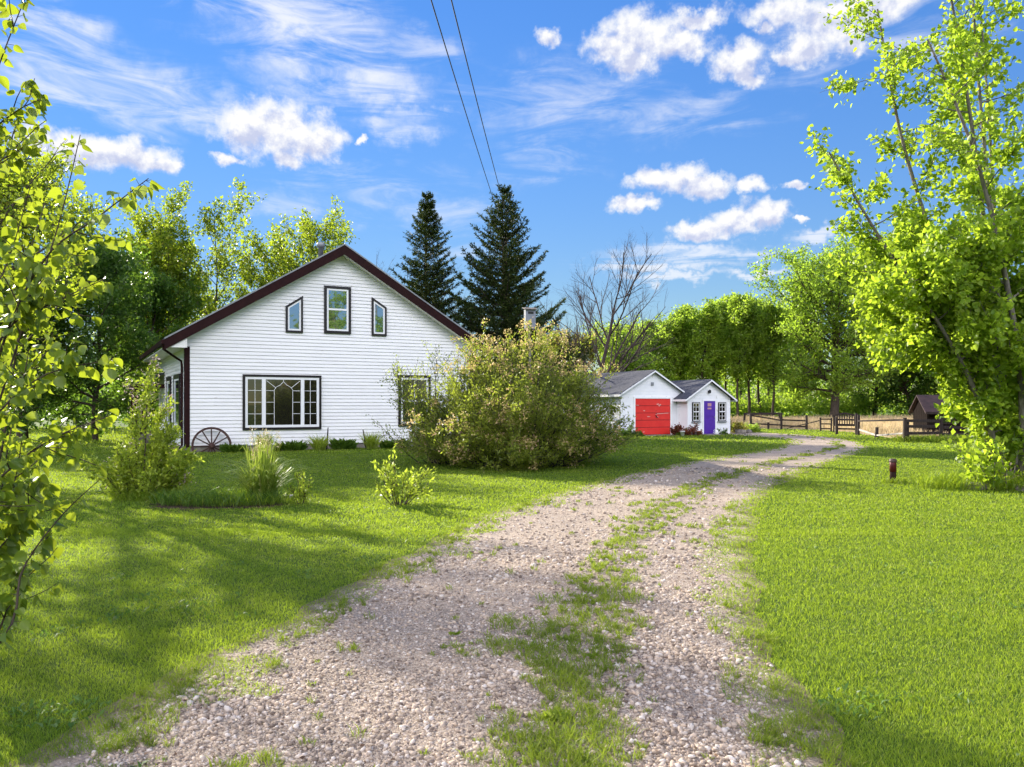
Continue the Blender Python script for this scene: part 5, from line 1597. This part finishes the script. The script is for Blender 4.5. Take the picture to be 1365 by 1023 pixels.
for i, nm in enumerate(names):
    u = 1.55 + i * 1.0; v = -0.62 - 0.25 * (i % 2)
    c = (wp_, wp2_)[i % 2] if i < 2 else copy_tree((wp_, wp2_)[i % 2])
    c['label'] = ('leafy dark', 'upright pale')[i % 2] + ' border plant against the house wall, ' + nm
    c.location = (-11.57 + u * cs - v * sn, 28.69 + u * sn + v * cs, 0); c.rotation_euler = (0, 0, i * 1.7)
    k = 0.9 + 0.35 * ((i * 37) % 10) / 10
    c.scale = (0.95 + 0.3 * ((i * 53) % 10) / 10,) * 2 + (k,)
# dark stakes and dry stalks by the wall
def stake(label, u, v, h, lean):
    x, y = -11.57 + u * cs - v * sn, 28.69 + u * sn + v * cs
    tag(MB().tube([(x, y, -0.02), (x + lean * 0.5, y, h * 0.55), (x + lean, y, h)], [0.03, 0.028, 0.02], 6).build('garden_stake', M['wood_dark']), label, 'stake')
stake('dark leaning stake in the border left of the lower right window', 6.4, -0.7, 0.75, -0.12)
stake('thin dark stake in the border below the picture window corner', 4.9, -0.6, 0.85, 0.05)

# ---------------------------------------------------------------- near tree at the right edge
def near_right():
    s = Skel(401); r = s.r
    # stems: (base x, base y) then points (x offset at height) in metres round the foot
    stems = [[(0, 0, 0), (-0.35, -0.2, 2.4), (-0.75, -0.5, 5.0), (-1.2, -0.6, 8.0), (-1.75, -0.6, 11.2)],
             [(0, 0.1, 0), (-0.6, 0.2, 2.5), (-1.3, 0.4, 5.0), (-2.0, 0.5, 7.5), (-2.5, 0.5, 10.2)],
             [(0.25, 0.1, 0), (0.15, 0.4, 2.5), (0.0, 0.5, 5.2), (-0.25, 0.6, 8.4), (-0.5, 0.6, 12.0)],
             [(0.5, -0.2, 0), (0.8, -0.6, 2.6), (1.0, -0.8, 5.5), (1.1, -0.8, 9.0), (1.15, -0.9, 12.4)],
             [(-0.1, 0.2, 0), (-0.8, 0.2, 2.0), (-1.7, 0.3, 3.9), (-2.7, 0.2, 5.4), (-3.7, 0.1, 7.0)],
             [(0.1, -0.3, 0), (-0.3, -0.9, 2.2), (-0.9, -1.3, 4.4), (-1.6, -1.5, 6.6), (-2.5, -1.6, 8.6)],
             [(-0.1, -0.1, 0), (-0.7, -0.5, 1.3), (-1.4, -0.8, 2.5), (-2.1, -1.0, 3.5), (-2.7, -1.1, 4.3)],
             [(-0.2, 0.0, 0), (-0.6, -0.3, 1.2), (-1.2, -0.5, 2.3), (-1.9, -0.7, 3.2), (-2.5, -0.8, 4.0)],
             [(0.1, 0.2, 0), (-0.4, 0.5, 1.6), (-1.1, 0.8, 2.9), (-1.9, 1.0, 4.0), (-2.5, 1.1, 4.9)],
             [(0.7, 0.2, 0), (1.4, 0.3, 2.2), (2.2, 0.2, 5.0), (2.7, 0.1, 8.0), (3.0, 0.1, 11.0)],
             [(0.3, 0.3, 0), (0.6, 1.1, 2.2), (0.8, 1.7, 4.8), (0.8, 2.0, 8.0), (0.7, 2.2, 11.0)]]
    for si, st in enumerate(stems):
        P = resample3(st, 14)
        n = len(P) - 1
        rad = [0.070 * (1 - 0.86 * k / n) + 0.006 for k in range(n + 1)]
        s.tubes.append((P, rad)); s.bear(P, 0.80)
        H = st[-1][2]
        nb = 34 if H > 9 else 26
        for i in range(nb):
            u = 0.10 + 0.88 * (i + r.random()) / nb
            f = u * n; k = min(n - 1, int(f)); p = P[k].lerp(P[k + 1], f - k)
            a = r.uniform(0, 2 * PI)
            z = p.z
            reach = 0.6 if z < 0.9 else 0.85 if z < 2.3 else 1.6 if z < 4.4 else 1.25 if z < 6.4 else 1.15
            el = R(r.uniform(0, 50))
            d = Vector((math.cos(a) * math.cos(el), math.sin(a) * math.cos(el), math.sin(el)))
            L = reach * r.uniform(0.5, 1.1)
            bp_, br = s.path(p, d, L, max(0.008, rad[k] * 0.45), 0.004, 6, 0.10, 0.07)
            wz = 1.9 if z < 4.8 else 1.0 if z < 7 else 0.8
            s.bear(bp_, 0.35, 1.2 * wz)
            for j in range(int(3 + 4 * L)):
                u2 = r.uniform(0.2, 0.98); f2 = u2 * 6; k2 = min(5, int(f2))
                p2 = bp_[k2].lerp(bp_[k2 + 1], f2 - k2)
                d2 = side_dir(bp_[k2 + 1] - bp_[k2], R(r.uniform(30, 60)), r.uniform(0, 2 * PI), r)
                tp, tr_ = s.path(p2, d2, L * r.uniform(0.15, 0.35) + 0.08, 0.006, 0.003, 3, 0.12, 0.05)
                s.bear(tp, 0.1, wz)
    t = thing('poplar_tree', 'tall many stemmed tree with fresh clustered leaves at the right edge', 'tree', (10.35, 16.9, 0))
    s.wood('trunk', M['bark_grey'], t)
    # leaves sit in clusters along the twigs
    C, D = s.leafpoints(9800, 0.03)
    m_ = 7
    P = np.repeat(C, m_, 0) + s.g.normal(0, 0.085, (len(C) * m_, 3))
    A = np.repeat(D, m_, 0) + s.g.normal(0, 0.8, (len(C) * m_, 3)); A[:, 2] -= 0.5
    V, F = big_leaves(P, A, 0.106, s.g, 0.85)
    mesh_np('crown', V, F, LM['right'], t)
def resample3(P, n):
    P = np.array(P, float)
    t0 = np.arange(len(P)); t = np.linspace(0, len(P) - 1, n)
    out = []
    for q in t:                       # Catmull-Rom through the given points
        i = min(len(P) - 2, int(q)); u = q - i
        p0, p1, p2, p3 = P[max(i - 1, 0)], P[i], P[i + 1], P[min(i + 2, len(P) - 1)]
        out.append(Vector(0.5 * ((2 * p1) + (-p0 + p2) * u + (2 * p0 - 5 * p1 + 4 * p2 - p3) * u * u + (-p0 + 3 * p1 - 3 * p2 + p3) * u ** 3)))
    return out
near_right()
shrub('leafy_shrub', 'low leafy suckers growing round the foot of the tall right tree', (10.0, 16.2, 0), 411, 2.2, 0.8, 0.7, 18, 1300, 0.12, LM['right'], (0.7, 0.5), M['bark_grey'], 0.06, e_lo=0.8, wide=0.75)

# ---------------------------------------------------------------- near sapling at the left edge: long leafy shoots
def near_left():
    s = Skel(501); r = s.r
    B = Vector((-3.55, 4.75, 0))
    t = thing('birch_sapling', 'near sapling with large backlit yellow green leaves at the left edge', 'tree', B)
    def sh(*pts):                     # shoot given as (x across, depth, height)
        return [Vector(p) - B for p in pts]
    def q(px, py, Y): return tuple(at(px, py, Y))
    shoots = [
        [q(-160, 1010, 4.7), q(-60, 720, 4.75), q(20, 470, 4.8), q(75, 310, 4.85), q(107, 180, 4.9)],
        [q(-60, 720, 4.75), q(0, 470, 4.7), q(60, 345, 4.6), q(130, 290, 4.5), q(198, 238, 4.45)],
        [q(-150, 1000, 4.9), q(-20, 690, 5.0), q(20, 480, 5.1), q(35, 360, 5.1), q(60, 270, 5.2)],
        [q(-120, 900, 4.4), q(-40, 690, 4.4), q(20, 620, 4.4), q(80, 580, 4.45), q(145, 555, 4.5)],
        [q(-140, 990, 4.5), q(5, 850, 4.6), q(30, 760, 4.65), q(80, 690, 4.7), q(132, 640, 4.75)],
        [q(-100, 760, 4.6), q(-50, 560, 4.7), q(10, 440, 4.7), q(80, 400, 4.7), q(140, 372, 4.7)],
        [q(-130, 820, 4.8), q(-70, 420, 5.0), q(-30, 180, 5.1), q(5, 70, 5.1), q(45, -30, 5.2)],
        [q(-90, 520, 5.2), q(-60, 300, 5.2), q(-20, 190, 5.2), q(20, 150, 5.2), q(55, 132, 5.2)],
        [q(-100, 800, 5.2), q(-40, 560, 5.3), q(15, 430, 5.3), q(70, 350, 5.4), q(120, 330, 5.4)],
        [q(-100, 940, 5.0), q(-40, 780, 5.0), q(0, 690, 5.0), q(20, 640, 5.0), q(30, 580, 5.0)],
        [q(-90, 990, 4.9), q(-20, 880, 4.9), q(15, 800, 5.0), q(35, 750, 5.0), q(70, 710, 5.0)],
        [q(-110, 900, 5.4), q(-40, 760, 5.4), q(5, 640, 5.4), q(45, 600, 5.4), q(90, 560, 5.4)],
        [q(-90, 980, 5.2), q(-30, 820, 5.2), q(-5, 700, 5.2), q(10, 600, 5.2), q(25, 520, 5.3)],
        [q(-120, 960, 5.1), q(-50, 800, 5.1), q(0, 730, 5.1), q(30, 700, 5.2), q(55, 660, 5.2)],
        [q(-120, 860, 5.3), q(-60, 640, 5.3), q(-10, 540, 5.4), q(30, 500, 5.4), q(70, 450, 5.5)],
        [q(-120, 700, 5.0), q(-80, 380, 5.0), q(-40, 260, 5.1), q(0, 215, 5.1), q(40, 190, 5.2)],
        [q(-130, 880, 4.6), q(-70, 720, 4.6), q(-20, 660, 4.6), q(20, 650, 4.6), q(60, 640, 4.6)],
        [q(-130, 760, 4.9), q(-80, 560, 4.9), q(-30, 430, 4.9), q(10, 350, 5.0), q(40, 250, 5.0)],
        [q(-110, 800, 4.5), q(-60, 650, 4.5), q(-10, 560, 4.5), q(60, 500, 4.5), q(150, 390 + 90, 4.5)],
    ]
    LP, LD = [], []
    for i, sh_ in enumerate(shoots):
        P = resample3([Vector(p) - B for p in sh_], 18)
        s.tubes.append((P, [0.009 - 0.0068 * k / 17 for k in range(18)]))
        sparse = i in (4,)
        for k in range(5, 18):
            if sparse and r.random() < 0.25: continue
            d = (P[k] - P[k - 1]).normalized()
            for _ in range(2 if sparse else 4):
                p = P[k].lerp(P[k - 1], r.random())
                sd_ = side_dir(d, R(r.uniform(45, 85)), r.uniform(0, 2 * PI), r)
                st = p + sd_ * r.uniform(0.02, 0.045)
                s.tubes.append(([p, st], [0.0016, 0.0012]))
                LP.append(st[:]); LD.append((sd_ * 0.7 + Vector((0, 0, -0.75)))[:])
        # side twigs
        for _ in range(0 if sparse else 6):
            k = r.randint(5, 14)
            d2 = side_dir(P[k + 1] - P[k], R(r.uniform(30, 60)), r.uniform(0, 2 * PI), r)
            tp, _r = s.path(P[k], d2, r.uniform(0.15, 0.34), 0.004, 0.002, 4, 0.1, 0.03)
            for p in tp[1:]:
                for _ in range(2):
                    sd_ = Vector((r.gauss(0, 1), r.gauss(0, 1), r.gauss(0, 0.6))).normalized()
                    LP.append((p + sd_ * 0.025)[:]); LD.append((sd_ * 0.8 + Vector((0, 0, -0.7)))[:])
    s.wood('trunk', M['bark'], t, sides=6)
    V, F = big_leaves(np.array(LP), np.array(LD), 0.076, s.g, 0.84, 'ovate')
    mesh_np('crown', V, F, LM['near'], t)
near_left()
